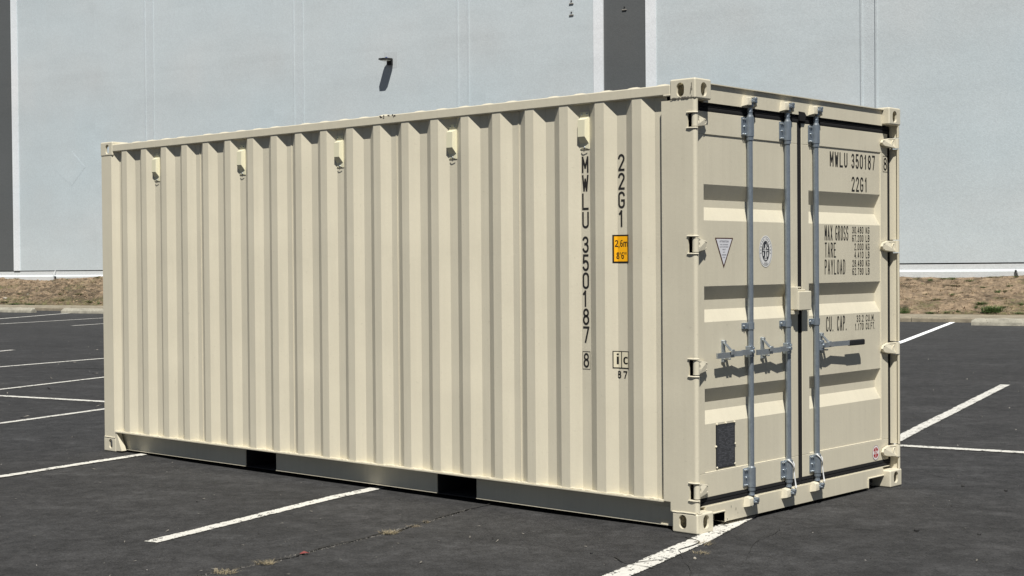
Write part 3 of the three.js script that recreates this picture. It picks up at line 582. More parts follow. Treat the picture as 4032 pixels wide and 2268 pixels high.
// --- side markings
{
  const onSide = (x, y, l) => [x, y, ZI + 0.0016 + l];
  const put = (items) => mesh('lettering', letters(items, onSide), M.ink, box);
  [...'MWLU'].forEach((c, i) => { const o = []; glyph(c, -0.864, 2.093 - i * 0.1115, 0.052, 0.1, 0.0125, o); put(o); });
  [...'350187'].forEach((c, i) => { const o = []; glyph(c, c === '1' ? -0.872 : -0.864, 1.61 - i * 0.109, 0.05, 0.1, 0.0125, o); put(o); });
  { const o = []; glyph('8', -0.861, 0.916, 0.044, 0.088, 0.011, o); o.push(...frameRect(-0.869, -0.808, 0.905, 1.014, 0.003)); put(o); }
  [...'22G1'].forEach((c, i) => { const o = []; glyph(c, c === '1' ? -0.592 : -0.587, 2.092 - i * 0.1107, 0.05, 0.1, 0.0125, o); put(o); });
  { const o = []; glyph('8', -0.602, 0.862, 0.03, 0.045, 0.008, o); glyph('7', -0.557, 0.862, 0.03, 0.045, 0.008, o); put(o); }
}
// --- printed decals (canvas): flat print only
function canvasTex(w, h, draw) { const c = document.createElement('canvas'); c.width = w; c.height = h; const x = c.getContext('2d'); draw(x, w, h); const t = new THREE.CanvasTexture(c); t.colorSpace = THREE.SRGBColorSpace; t.magFilter = THREE.LinearFilter; t.anisotropy = 8; return t; }
const prof = (x) => { const t = ((x - A0) % PER + PER) % PER; return t < 0.069 ? ZO : t < 0.14 ? lerp(ZO, ZI, (t - 0.069) / 0.071) : t < PER - 0.069 ? ZI : lerp(ZI, ZO, (t - PER + 0.069) / 0.069); };
function folded(name, x0, x1, y0, y1, mat) {              // a sticker pressed over the folds of the corrugation
  const xs = [x0, x1]; for (let k = 0; k < 20; k++) for (const d of [0, 0.069, 0.14, PER - 0.069]) { const x = A0 + PER * k + d; if (x > x0 && x < x1) xs.push(x); } xs.sort((a, b) => a - b);
  const P = [], U = [];
  for (let i = 0; i < xs.length - 1; i++) { const a = xs[i], b = xs[i + 1], za = prof(a) + 0.0018, zb = prof(b) + 0.0018, ua = (a - x0) / (x1 - x0), ub = (b - x0) / (x1 - x0); P.push(a, y0, za, b, y0, zb, b, y1, zb, a, y0, za, b, y1, zb, a, y1, za); U.push(ua, 0, ub, 0, ub, 1, ua, 0, ub, 1, ua, 1); }
  const g = polyGeo(P); g.setAttribute('uv', new THREE.BufferAttribute(new Float32Array(U), 2)); return mesh(name, g, mat, box, true);
}
const decal = (tex) => new THREE.MeshStandardMaterial({ map: tex, roughness: 0.5 });
folded('height_sticker', -0.622, -0.506, 1.547, 1.714, decal(canvasTex(256, 368, (c, w, h) => {
  c.fillStyle = '#16130c'; c.fillRect(0, 0, w, h); c.fillStyle = '#fdb60c'; c.fillRect(20, 20, w - 40, h - 40); c.fillStyle = '#16130c'; c.textAlign = 'center';
  c.save(); c.translate(w / 2, 160); c.scale(0.8, 1.12); c.font = 'bold 112px sans-serif'; c.fillText('2,6m', 4, 0); c.restore();
  c.save(); c.translate(w / 2, 318); c.scale(0.82, 1.1); c.font = 'bold 112px sans-serif'; c.fillText("8'6\"", 0, 0); c.restore();
})));
folded('code_sticker', -0.625, -0.509, 0.921, 1.024, decal(canvasTex(256, 228, (c, w, h) => {
  c.fillStyle = '#15140f'; c.fillRect(0, 0, w, h); c.fillStyle = '#ddd5ba'; c.fillRect(12, 12, 104, h - 24); c.fillRect(130, 12, 114, h - 24); c.fillStyle = '#15140f'; c.textAlign = 'center'; c.font = 'bold 190px sans-serif'; c.fillText('i', 64, 176); c.font = 'bold 180px sans-serif'; c.fillText('c', 187, 172);
})));

// ================================================================ DOORS
const XP = -0.072, XF = -0.066, DEP = 0.036;
const bands = [[1.998, 1.910, 1.866, 1.789], [1.408, 1.328, 1.272, 1.200], [0.815, 0.733, 0.684, 0.609]];
function doorLeaf(z0, z1, pz0, pz1) {                     // leaf from z0 to z1 (z0 > z1), corrugated panel pz0..pz1
  const q = [], Q = (...a) => q.push(a); let y = 2.285;
  const ins = 0.014;
  for (const [a, b, c, d] of bands) {
    Q([XP, a, pz0], [XP, a, pz1], [XP, y, pz1], [XP, y, pz0]);
    const xi = XP - DEP, i0 = pz0 - ins, i1 = pz1 + ins;
    Q([xi, b, i0], [xi, b, i1], [XP, a, pz1], [XP, a, pz0]);
    Q([xi, c, i0], [xi, c, i1], [xi, b, i1], [xi, b, i0]);
    Q([XP, d, pz0], [XP, d, pz1], [xi, c, i1], [xi, c, i0]);
    Q([XP, d, pz0], [xi, c, i0], [xi, b, i0], [XP, a, pz0]);
    Q([XP, d, pz1], [XP, a, pz1], [xi, b, i1], [xi, c, i1]);
    y = d;
  }
  Q([XP, 0.325, pz0], [XP, 0.325, pz1], [XP, y, pz1], [XP, y, pz0]);
  const d = mesh('door', [quads(q), bx(-0.125, -0.113, 0.19, 2.41, z1 + 0.01, z0 - 0.01)], M.cream, box);
  mesh('door_frame', [rbx(-0.112, XF, 2.285, 2.417, z1, z0, 0.003), rbx(-0.112, XF, 0.185, 0.325, z1, z0, 0.003), rbx(-0.112, XF, 0.325, 2.285, pz0, z0, 0.003), rbx(-0.112, XF, 0.325, 2.285, z1, pz1, 0.003)], M.cream, d);
  mesh('panel_weld', [tube([V(XF - 0.004, 0.327, pz0), V(XF - 0.004, 0.327, pz1)], 0.004, 2, 6)], M.cream, d);
  return d;
}
const ZC = -1.222;
const doorL = doorLeaf(-0.075, -1.197, -0.175, -1.112), doorR = doorLeaf(-1.247, -2.37, -1.332, -2.273);
doorL.userData.label = 'left door leaf with two locking bars'; doorR.userData.label = 'right door leaf with one locking bar and black handle grip';
// gaskets
const ribbed = (o) => [bx(-0.1, -0.07, ...o)];
function gasketH(y0, y1, z0, z1) { const m = (y0 + y1) / 2; return prism([[y0 - 0.004, -0.1], [y0 - 0.004, -0.066], [y0 + 0.006, -0.064], [m - 0.004, -0.064], [m, -0.068], [m + 0.004, -0.064], [y1 - 0.006, -0.064], [y1 + 0.004, -0.066], [y1 + 0.004, -0.1]], z1, z0, (p, q, w) => [q, p, w]); }
for (const [d, z0, z1] of [[doorL, -0.07, -1.214], [doorR, -1.2295, -2.39]]) {
  mesh('door_gasket', gasketH(2.421, 2.463, z0, z1), M.rubber, d); mesh('door_gasket', gasketH(0.145, 0.181, z0, z1), M.rubber, d);
}
mesh('door_gasket', bx(-0.1, -0.07, 0.15, 2.46, -1.218, -1.198), M.rubber, doorL);
mesh('door_gasket', [bx(-0.1, -0.07, 0.15, 2.46, -1.246, -1.2185), prism([[-1.195, 2.487], [-1.262, 2.485], [-1.28, 2.465], [-1.262, 2.43], [-1.205, 2.43]], -0.062, -0.049, (p, q, w) => [w, q, p])], M.rubber, doorR);
mesh('door_gasket', bx(-0.1, -0.075, 0.186, 2.416, -0.074, -0.062), M.rubber, doorL);
mesh('door_gasket', bx(-0.1, -0.074, 0.15, 2.46, -2.424, -2.371), M.rubber, doorR);
// hinges
for (const [y0, y1] of hingeY) {
  const m = (y0 + y1) / 2;
  for (const near of [1, 0]) {
    const Z = (d) => (near ? -d : -Wd + d), d = near ? doorL : doorR;
    const pin = [cyl(V(-0.0205, y0 + 0.006, Z(0.026)), V(-0.0205, y1 - 0.006, Z(0.026)), 0.019, 0.019, 18)];
    const blade = prism([[0.024, y0 + 0.006], [0.1, y0 + 0.008], [0.165, y0 + 0.022], [0.18, m], [0.165, y1 - 0.022], [0.1, y1 - 0.008], [0.024, y1 - 0.006]], 0, 0.016, (p, q, w) => [lerp(-0.03, -0.06, clamp((p - 0.024) / 0.06)) + w, q, Z(p)]);
    const h = mesh('hinge', [...pin, blade], M.cream, d);
    // raised rim and boss on the blade
    const onB = (p) => lerp(-0.03, -0.06, clamp((p - 0.024) / 0.06)) + 0.017;
    mesh('hinge_rim', [tube([V(onB(0.03), y1 - 0.012, Z(0.03)), V(onB(0.1), y1 - 0.015, Z(0.1)), V(onB(0.165), y1 - 0.028, Z(0.165))], 0.003, 8, 6), tube([V(onB(0.03), y0 + 0.012, Z(0.03)), V(onB(0.1), y0 + 0.015, Z(0.1)), V(onB(0.165), y0 + 0.028, Z(0.165))], 0.003, 8, 6),
      new THREE.TorusGeometry(0.019, 0.004, 6, 16).rotateY(Math.PI / 2).translate(onB(0.055) + 0.001, m, Z(0.055)), new THREE.SphereGeometry(0.007, 8, 6).translate(onB(0.115), m, Z(0.115))], M.cream, h);
  }
}
// locking bars with brackets, guides, cams and keepers
const XR = -0.045;
const rods = [[doorL, -0.626], [doorL, -1.046], [doorR, -1.387]];
rods.forEach(([d, z], i) => {
  const bar = mesh('locking_bar', cyl(V(XR, 0.15, z), V(XR, 2.462, z), 0.0172, 0.0172, 24), M.galv, d);
  for (const top of [1, 0]) {
    const y0 = top ? 2.296 : 0.2, y1 = top ? 2.412 : 0.316;
    const b = mesh('bearing_bracket', [rbx(XF, XF + 0.007, y0 + 0.004, y1 - 0.002, z + 0.02, z + 0.064, 0.003), cyl(V(XR, y0, z), V(XR, y1, z), 0.0255, 0.0255, 24), rbx(XF, XR + 0.008, y0 + 0.004, y1 - 0.002, z - 0.0252, z + 0.0252, 0.004), cyl(V(XR, y0 - 0.022, z), V(XR, y0, z), 0.0225, 0.0225, 20)], M.galv, d);
    mesh('bolt', [[0.012, 0.05], [0.058, 0.04], [0.102, 0.05], [0.102, 0.034], [0.012, 0.034]].map(([a, o]) => cyl(V(XF + 0.006, y0 + a, z + o), V(XF + 0.016, y0 + a, z + o), 0.0065, 0.005, 8)), M.zinc, b);
    if (top) mesh('collar', [cyl(V(XR, y1, z), V(XR, y1 + 0.012, z), 0.022, 0.0195, 20)], M.zinc, b); else mesh('collar', [cyl(V(XR, y1, z), V(XR, y1 + 0.009, z), 0.0225, 0.019, 20)], M.zinc, b);
    // cam end on the bar and cream keeper on the frame
    const cy = top ? 2.502 : 0.114, s = top ? 1 : -1;
    mesh('cam_end', [cyl(V(XR, cy - s * 0.06, z), V(XR, cy - s * 0.035, z), top ? 0.02 : 0.014, top ? 0.014 : 0.02, 16), cyl(V(XR + 0.012, cy - 0.03, z), V(XR + 0.012, cy + 0.022, z), 0.0125, 0.0125, 14), rbx(XR + 0.004, XR + 0.034, cy - 0.008, cy + 0.012, z - 0.036, z + 0.022, 0.004), rbx(XR + 0.02, XR + 0.05, cy + 0.008, cy + 0.024, z - 0.012, z + 0.012, 0.004), cyl(V(XR + 0.04, cy, z + 0.02), V(XR + 0.052, cy, z + 0.02), 0.008, 0.006, 10)], M.galv, bar);
    const fx = -0.055;
    for (const [e, a, w, pr] of [[1, 0.018, 0.062, 0.036], [-1, 0.022, 0.054, 0.032]]) mesh('keeper', new ConvexGeometry([V(fx - 0.002, cy - 0.03, z + e * a), V(fx - 0.002, cy + 0.032, z + e * a), V(fx - 0.002, cy + 0.03, z + e * w), V(fx - 0.002, cy - 0.03, z + e * (w + 0.012)), V(fx + pr, cy - 0.02, z + e * a), V(fx + pr, cy + 0.022, z + e * a), V(fx + pr * 0.9, cy + 0.02, z + e * w * 0.92), V(fx + pr, cy - 0.022, z + e * w), V(fx + pr * 0.7, cy + 0.028, z + e * a), V(fx + pr * 0.7, cy + 0.026, z + e * w * 0.95)]), M.cream, bar);
  }
  // guide clamp
  const g = mesh('bar_guide', [cyl(V(XR, 1.144, z), V(XR, 1.185, z), 0.0215, 0.0215, 24), rbx(XP, XP + 0.008, 1.146, 1.183, z + 0.016, z + 0.062, 0.002), rbx(XP, XR, 1.146, 1.183, z - 0.021, z + 0.021, 0.002)], M.galv, d);
  mesh('bolt', cyl(V(XP + 0.007, 1.165, z + 0.048), V(XP + 0.018, 1.165, z + 0.048), 0.007, 0.006, 8), M.zinc, g);
  if (i > 0) {                                             // white cord tied round the lower bracket
    const r = [V(XR + 0.01, 0.322, z + 0.03), V(XR + 0.029, 0.3, z + 0.012), V(XR + 0.03, 0.268, z - 0.012), V(XR + 0.018, 0.25, z - 0.031), V(XR + 0.02, 0.215, z - 0.034), V(XR + 0.025, 0.175, z - 0.036), V(XR + 0.03, 0.142, z - 0.034)];
    mesh('cord', [tube(r, 0.0042, 30, 6), tube([V(XR + 0.01, 0.305, z - 0.03), V(XR + 0.018, 0.285, z - 0.034), V(XR + 0.016, 0.255, z - 0.033), V(XR + 0.02, 0.19, z - 0.04), V(XR + 0.03, 0.142, z - 0.04)], 0.004, 24, 6)], M.rope, bar);
  }
});
// handles
rods.forEach(([d, z], i) => {
  const xh = -0.024, dir = i < 2 ? 1 : -1, y = 1.012, hub = mesh('handle_hub', [rbx(XR - 0.008, xh + 0.008, y - 0.034, y + 0.034, z + dir * 0.006, z + dir * 0.05, 0.005), cyl(V(xh + 0.004, y, z + dir * 0.032), V(xh + 0.022, y, z + dir * 0.032), 0.0125, 0.011, 14), cyl(V(xh + 0.004, y + 0.02, z + dir * 0.014), V(xh + 0.014, y + 0.02, z + dir * 0.014), 0.006, 0.005, 10)], M.galv, d);
  const zc = i < 2 ? z + 0.262 : z - 0.088;                // catch
  const bend = (s, x) => [z + dir * s, x];
  const pr = i < 2 ? [bend(0.015, xh), bend(0.14, xh + 0.004), bend(0.21, xh - 0.008), bend(0.39, xh - 0.004)] : [bend(0.015, xh), bend(0.1, xh + 0.004), bend(0.17, xh - 0.004), bend(0.36, xh + 0.004)];
  const bar = []; for (let k = 0; k < pr.length - 1; k++) { const [a, b] = [pr[k], pr[k + 1]], h0 = 0.016, h1 = 0.016, dy = i < 2 ? -0.004 * k : 0.001 * k; bar.push(prism([[a[0], a[1]], [b[0], b[1]], [b[0], b[1] + 0.011], [a[0], a[1] + 0.011]], y - h0 + dy, y + h1 + dy, (p, q, w) => [q, w, p])); }
  const hd = mesh('handle', bar, M.zinc, d);
  if (i === 2) { mesh('handle_grip', rbx(-0.03, -0.005, y - 0.019, y + 0.019, z - 0.556, z - 0.354, 0.009, 3), M.blackGrip, d); }
  const c = mesh('handle_catch', [rbx(XP, XP + 0.01, 0.958, 1.09, zc - 0.018, zc + 0.018, 0.004), rbx(XP + 0.008, xh + 0.006, 0.976, 0.985, zc - 0.012, zc + 0.012, 0.003), new ConvexGeometry([V(XP + 0.01, 1.076, zc - 0.011), V(XP + 0.01, 1.076, zc + 0.011), V(XP + 0.024, 1.07, zc - 0.01), V(XP + 0.024, 1.07, zc + 0.01), V(xh + 0.002, 1.03, zc - 0.024), V(xh + 0.002, 1.03, zc + 0.004), V(xh + 0.014, 1.026, zc - 0.024), V(xh + 0.014, 1.026, zc + 0.002)]), rbx(xh + 0.008, xh + 0.018, 1.004, 1.036, zc - 0.034, zc - 0.004, 0.003)], M.zinc, d);
  mesh('bolt', [cyl(V(XP + 0.009, 1.08, zc), V(XP + 0.024, 1.08, zc), 0.012, 0.009, 12), cyl(V(XP + 0.009, 0.967, zc), V(XP + 0.017, 0.967, zc), 0.011, 0.009, 12)], i < 0 ? M.galv : M.zinc, c);
});
// lock box over the joint of the doors
{
  const a = mesh('lock_box', [rbx(-0.064, 0.0, 1.243, 1.362, -1.2525, -1.1, 0.006), rbx(-0.06, -0.014, 1.362, 1.374, -1.2, -1.105, 0.004)], M.cream, doorR);
  mesh('lock_box_plate', [rbx(-0.066, -0.004, 1.248, 1.389, -1.099, -1.089, 0.003), rbx(-0.066, -0.02, 1.38, 1.39, -1.16, -1.099, 0.003)], M.cream, doorL);
  mesh('lock_bracket', rbx(XF, -0.03, 1.218, 1.242, -1.15, -1.08, 0.003), M.cream, doorL);
}
// --- door lettering (reads towards -z)
{
  const on = (x0) => (x, y, l) => [x0 + l, y, -x];
  const txt = (s, z0, z1, y0, y1, sw, parent = doorR, plane = XP + 0.0016) => {
    const n = line(s, 0, 0, 1, 1, 1.34, 0.2); let mx = 0; for (const [q] of n) for (const p of q) mx = Math.max(mx, p[0]);
    // fit width: choose glyph width so that the line spans z0..z1
    let lo = 0.005, hi = 0.2, o; const h = y1 - y0, span = z0 - z1;
    for (let i = 0; i < 30; i++) { const w = (lo + hi) / 2; o = line(s, 0, 0, h, w, w * 1.32 + sw * 0.25, sw); let m = 0; for (const [q] of o) for (const p of q) m = Math.max(m, p[0]); if (m > span) hi = w; else lo = w; }
    const m = mesh('lettering', letters(o.map(([q, i]) => [q.map(([x, y]) => [x - z0, y + y0]), i]), on(plane)), M.ink, parent); return m;
  };
  txt('MWLU', -1.606, -1.833, 2.164, 2.261, 0.0115); txt('350187', -1.885, -2.205, 2.163, 2.26, 0.0115); txt('22G1', -1.886, -2.088, 2.010, 2.108, 0.0115);
  { const o = []; glyph('8', 2.314, 2.166, 0.046, 0.088, 0.011, o); o.push(...frameRect(2.303, 2.369, 2.155, 2.265, 0.003)); mesh('lettering', letters(o, on(XF + 0.0016)), M.ink, doorR); }
  txt('MAX GROSS', -1.537, -1.84, 1.684, 1.781, 0.0078); txt('TARE', -1.537, -1.678, 1.573, 1.669, 0.0078); txt('PAYLOAD', -1.536, -1.798, 1.463, 1.559, 0.0078);
  const rows = [['30.480', 'KG', 1.732], ['67.200', 'LB', 1.677], ['2.000', 'KG', 1.621], ['4.410', 'LB', 1.567], ['28.480', 'KG', 1.511], ['62.790', 'LB', 1.457]];
  for (const [a, b, y] of rows) { txt(a, a.length > 5 ? -1.892 : -1.92, -2.042, y, y + 0.045, 0.0054); txt(b, -2.073, -2.125, y, y + 0.045, 0.0054); }
  txt('CU.', -1.55, -1.64, 1.093, 1.19, 0.0085); txt('CAP.', -1.69, -1.812, 1.093, 1.19, 0.0085);
  txt('33.2', -1.946, -2.04, 1.142, 1.187, 0.0054); txt('CU.M.', -2.07, -2.19, 1.142, 1.187, 0.0054); txt('1.170', -1.923, -2.04, 1.088, 1.133, 0.0054); txt('CU.FT.', -2.07, -2.195, 1.088, 1.133, 0.0054);
}
// --- door stickers
function sticker(name, pts, x, mat, parent) {             // pts: outline [z, y, u, v]
  const P = [], U = []; let cz = 0, cy = 0, cu = 0, cv = 0; for (const p of pts) { cz += p[0] / pts.length; cy += p[1] / pts.length; cu += p[2] / pts.length; cv += p[3] / pts.length; }
  for (let i = 0; i < pts.length; i++) { const a = pts[i], b = pts[(i + 1) % pts.length]; P.push(x, cy, cz, x, a[1], a[0], x, b[1], b[0]); U.push(cu, cv, a[2], a[3], b[2], b[3]); }
  const g = polyGeo(P); g.setAttribute('uv', new THREE.BufferAttribute(new Float32Array(U), 2)); return mesh(name, g, mat, parent, true);
}
sticker('notice_sticker', [[-0.292, 1.69, 0, 1], [-0.381, 1.513, 0.5, 0], [-0.48, 1.69, 1, 1]], XP + 0.002, decal(canvasTex(512, 512, (c, w) => {
  c.fillStyle = '#4a2a20'; c.fillRect(0, 0, w, w); c.fillStyle = '#d9dadf'; c.beginPath(); c.moveTo(34, 20); c.lineTo(478, 20); c.lineTo(256, 462); c.fill();
  c.fillStyle = '#3a3a44'; c.textAlign = 'center';
  [['ATTENTION', 46, 80], ['THIS CONTAINER', 28, 128], ['MUST BE REPAIRED', 27, 166], ['ONLY', 34, 212], ['WITH', 24, 254], ['CORTEN', 34, 304], ['STEEL', 28, 346]].forEach(([t, s, y]) => { c.font = 'bold ' + s + 'px sans-serif'; c.fillText(t, 256, y); });
})), doorL);
{
  const pts = []; for (let i = 0; i < 32; i++) { const a = i / 32 * 2 * Math.PI; pts.push([-0.834 - 0.075 * Math.cos(a), 1.6115 + 0.0965 * Math.sin(a), 0.5 + 0.5 * Math.cos(a), 0.5 + 0.5 * Math.sin(a)]); }
  sticker('oval_emblem', pts.reverse(), XP + 0.002, decal(canvasTex(400, 512, (c, w, h) => {
    const el = (rx, ry, f) => { c.fillStyle = f; c.beginPath(); c.ellipse(w / 2, h / 2, rx, ry, 0, 0, 7); c.fill(); };
    el(200, 256, '#e2e2df'); el(184, 236, '#55575c'); el(176, 228, '#dfdfdd'); el(112, 168, '#33353a');
    c.fillStyle = '#33353a'; c.textAlign = 'center'; c.font = 'bold 46px sans-serif';
    const t = 'BUREAU VERITAS'; for (let i = 0; i < t.length; i++) { const a = (-190 + 200 * i / (t.length - 1)) * Math.PI / 180; c.save(); c.translate(w / 2 + 142 * Math.cos(a), h / 2 + 194 * Math.sin(a)); c.rotate(a + Math.PI / 2); c.fillText(t[i], 0, 14); c.restore(); }
    c.font = 'bold 50px sans-serif'; c.fillText('1828', w / 2, h / 2 + 218);
    c.strokeStyle = '#dfdfdd'; c.lineCap = 'round'; c.lineJoin = 'round'; const st = (lw, ...p) => { c.lineWidth = lw; c.beginPath(); c.moveTo(p[0], p[1]); for (let i = 2; i < p.length; i += 2) c.lineTo(p[i], p[i + 1]); c.stroke(); };
    st(24, 200, 185, 204, 260, 196, 330, 180, 370); st(18, 204, 260, 214, 330, 218, 372); st(13, 204, 200, 240, 170, 246, 120); st(12, 198, 200, 160, 225, 140, 220); st(10, 122, 246, 278, 246); st(10, 130, 150, 138, 200, 150, 230); st(26, 128, 280, 134, 320); st(30, 262, 280, 258, 330); st(14, 170, 392, 236, 392);
    c.fillStyle = '#dfdfdd'; c.beginPath(); c.arc(202, 160, 15, 0, 7); c.arc(258, 205, 18, 0, 7); c.fill();
  })), doorL);
}
{
  const p = mesh('data_plate', rbx(XP, XP + 0.003, 0.34, 0.598, -0.488, -0.29, 0.0012), std(0.022, 0.022, 0.024, 0.5), doorL);
  sticker('plate_print', [[-0.294, 0.594, 0, 1], [-0.294, 0.344, 0, 0], [-0.484, 0.344, 1, 0], [-0.484, 0.594, 1, 1]], XP + 0.0042, decal(canvasTex(384, 512, (c, w, h) => {
    c.fillStyle = '#3a3b3e'; c.fillRect(0, 0, w, h); c.fillStyle = '#606166'; let s = 5; const r = () => (s = (s * 16807) % 2147483647) / 2147483647;
    for (let y = 30; y < 490; y += 17) { let x = 20 + 40 * r(); while (x < 350) { const l = 12 + 50 * r(); if (r() < 0.62) c.fillRect(x, y, Math.min(l, 360 - x), 6); x += l + 8; } }
    c.strokeStyle = '#4c4c50'; c.lineWidth = 2; for (const y of [120, 300, 400]) { c.strokeRect(16, y, 352, 60); }
  })), doorL);
  mesh('rivet', [[-0.3, 0.6], [-0.392, 0.601], [-0.484, 0.6], [-0.29, 0.47], [-0.488, 0.47], [-0.298, 0.346], [-0.484, 0.352]].map(([z, y]) => new THREE.SphereGeometry(0.007, 8, 6).translate(XP + 0.003, y, z)), M.cream, doorL);
  const pts = []; for (let i = 0; i < 28; i++) { const a = i / 28 * 2 * Math.PI; pts.push([-2.19 - 0.047 * Math.cos(a), 0.245 + 0.051 * Math.sin(a), 0.5 + 0.5 * Math.cos(a), 0.5 + 0.5 * Math.sin(a)]); }
  sticker('round_emblem', pts.reverse(), XF + 0.002, decal(canvasTex(256, 256, (c, w) => {
    c.fillStyle = '#8b6f78'; c.fillRect(0, 0, w, w); const ci = (r, f) => { c.fillStyle = f; c.beginPath(); c.arc(128, 128, r, 0, 7); c.fill(); };
    ci(120, '#e6e4e2'); ci(94, '#a81f2c'); c.fillStyle = '#e6e4e2'; c.fillRect(20, 100, 216, 54); c.fillRect(118, 20, 18, 216); c.fillStyle = '#a81f2c'; c.textAlign = 'center'; c.font = 'bold 84px sans-serif'; c.fillText('thc', 128, 156);
  })), doorR);
}

// ================================================================ SMALL THINGS ON THE GROUND
function blades(n, rad, hgt, lean, wid, mats) {            // clump of narrow blades round the origin
  const P = []; for (let i = 0; i < n; i++) {
    const a = rr(0, 6.283), r = rad * Math.sqrt(rnd()), x = r * Math.cos(a) * 1.4, z = r * Math.sin(a), b = rr(0, 6.283), h = hgt * rr(0.4, 1), w = wid * rr(0.6, 1.2), lx = Math.cos(b) * lean * h * rr(0.3, 1.4), lz = Math.sin(b) * lean * h * rr(0.3, 1.4), c = Math.cos(b + 1.57) * w, s = Math.sin(b + 1.57) * w;
    const m = [x + lx * 0.45, h * 0.65, z + lz * 0.45], t = [x + lx, h, z + lz];
    P.push(x - c, 0, z - s, x + c, 0, z + s, m[0] + c * 0.8, m[1], m[2] + s * 0.8, x - c, 0, z - s, m[0] + c * 0.8, m[1], m[2] + s * 0.8, m[0] - c * 0.8, m[1], m[2] - s * 0.8, m[0] - c * 0.8, m[1], m[2] - s * 0.8, m[0] + c * 0.8, m[1], m[2] + s * 0.8, ...t);
  } return polyGeo(P);
}
const tuft = (x, z, rad, h, n, mat, label) => { const t = thing('dry_grass_tuft', label, 'grass tuft', 'dry tufts in the asphalt cracks', [x, gy(x, z), z], rr(0, 6)); mesh('blades', blades(Math.round(n * 1.3), rad, h * 0.42, 3.2, 0.0011), mat, t); return t; };
tuft(-1.255, 2.085, 0.035, 0.05, 90, M.straw, 'straw coloured tuft in the crack, second from the bottom edge');
tuft(-1.24, 2.36, 0.045, 0.045, 110, M.straw, 'straw coloured tuft in the crack nearest the bottom edge');
tuft(-1.395, 1.085, 0.04, 0.05, 130, M.straw, 'brightest and widest straw tuft, halfway along the crack');
tuft(-1.442, 0.84, 0.03, 0.03, 60, M.dryGrey, 'greyish tuft in the crack beyond the bright straw tuft');
tuft(-1.488, 0.69, 0.025, 0.03, 50, M.dryGrey, 'small greyish tuft in the crack closest to the container side');
tuft(0.176, 0.185, 0.04, 0.04, 80, M.straw, 'dry tuft on the edge of the white line by the near container corner');
tuft(0.303, 0.406, 0.035, 0.028, 60, M.straw, 'flat straw tuft in the asphalt right of the near white line');
{
  const r = thing('red_scrap', 'small dull red scrap lying in the asphalt crack', 'debris', null, [-1.288, gy(-1.288, 1.8) + 0.002, 1.8], 0.6);
  mesh('scrap', new ConvexGeometry([V(-0.025, 0.006, -0.01), V(0.03, 0.006, -0.012), V(0.022, 0.012, 0.012), V(-0.02, 0.006, 0.014), V(0, 0.02, 0), V(-0.02, 0.006, 0.0)]), M.red, r);
}
const stoneGeo = (r, s) => { const g = new THREE.IcosahedronGeometry(r, 1), p = g.attributes.position; for (let i = 0; i < p.count; i++) { const x = p.getX(i), y = p.getY(i), z = p.getZ(i), k = 0.75 + 0.5 * vn(x / r * 1.3 + s, (y + z) / r * 1.3 + s * 2); p.setXYZ(i, x * k, y * k * 0.8, z * k); } g.computeVertexNormals(); return g; };
[[0.881, -0.906, 0.016, 'largest dark pebble on the asphalt right of the container doors'], [0.348, -2.64, 0.012, 'dark pebble on the asphalt behind the right container corner'], [0.66, -2.623, 0.014, 'dark pebble near the right edge of the picture'], [1.203, -1.025, 0.011, 'pebble on the asphalt nearest the right edge at the bottom'], [-3.197, 1.116, 0.009, 'tiny dark pebble in front of the fork pocket'], [-0.131, 0.792, 0.008, 'tiny pebble left of the near white line'], [0.373, 0.559, 0.009, 'small pale pebble right of the near white line']]
  .forEach(([x, z, r, label], i) => { const t = thing('pebble', label, 'pebble', 'loose pebbles on the asphalt', [x, gy(x, z) + r * 0.5, z]); mesh('stone', stoneGeo(r, i * 3.7), i === 6 ? M.paleStone : M.darkStone, t); });
// grit: light chips and crumbs strewn over the asphalt
{
  const n = 2600, im = new THREE.InstancedMesh(new THREE.IcosahedronGeometry(1, 0), std(1, 1, 1, 0.95), n), o = new THREE.Object3D(), c = new THREE.Color();
  const crackPts = [[-1.27, 2.5], [-1.28, 2.06], [-1.315, 1.777], [-1.382, 1.283], [-1.43, 1.0], [-1.501, 0.63], [-1.652, 0.141]];
  for (let i = 0; i < n; i++) {
    let x, z, s;
    if (i < 1000) { const t = rr(0, 5.99), k = Math.floor(t), f = t - k; x = lerp(crackPts[k][0], crackPts[k + 1][0], f) + rr(-1, 1) * rr(0, 0.035); z = lerp(crackPts[k][1], crackPts[k + 1][1], f) + rr(-0.02, 0.02); s = rr(0.0015, 0.004); }
    else { x = rr(-24, 4); z = rr(-15, 4.5); if (x > -6.1 && x < 0.02 && z > -2.5 && z < 0.02) { z += 4; } s = rr(0.0015, 0.0045) * (x < -7 || z < -4 ? 1.8 : 1); }
    o.position.set(x, gy(x, z) + s * 0.4, z); o.rotation.set(rr(0, 6), rr(0, 6), 0); o.scale.set(s, s * 0.7, s * rr(0.7, 1.6)); o.updateMatrix(); im.setMatrixAt(i, o.matrix);
    const v = rnd() < 0.78 ? rr(0.06, 0.14) : rr(0.16, i < 1000 ? 0.24 : 0.42); im.setColorAt(i, c.setRGB(v, v * 0.95, v * 0.86));
  }
  im.name = 'grit'; im.castShadow = im.receiveShadow = true; scene.add(im); tag(im, 'fine loose grit and crumbs strewn on the asphalt', 'grit', null, 'stuff');
}
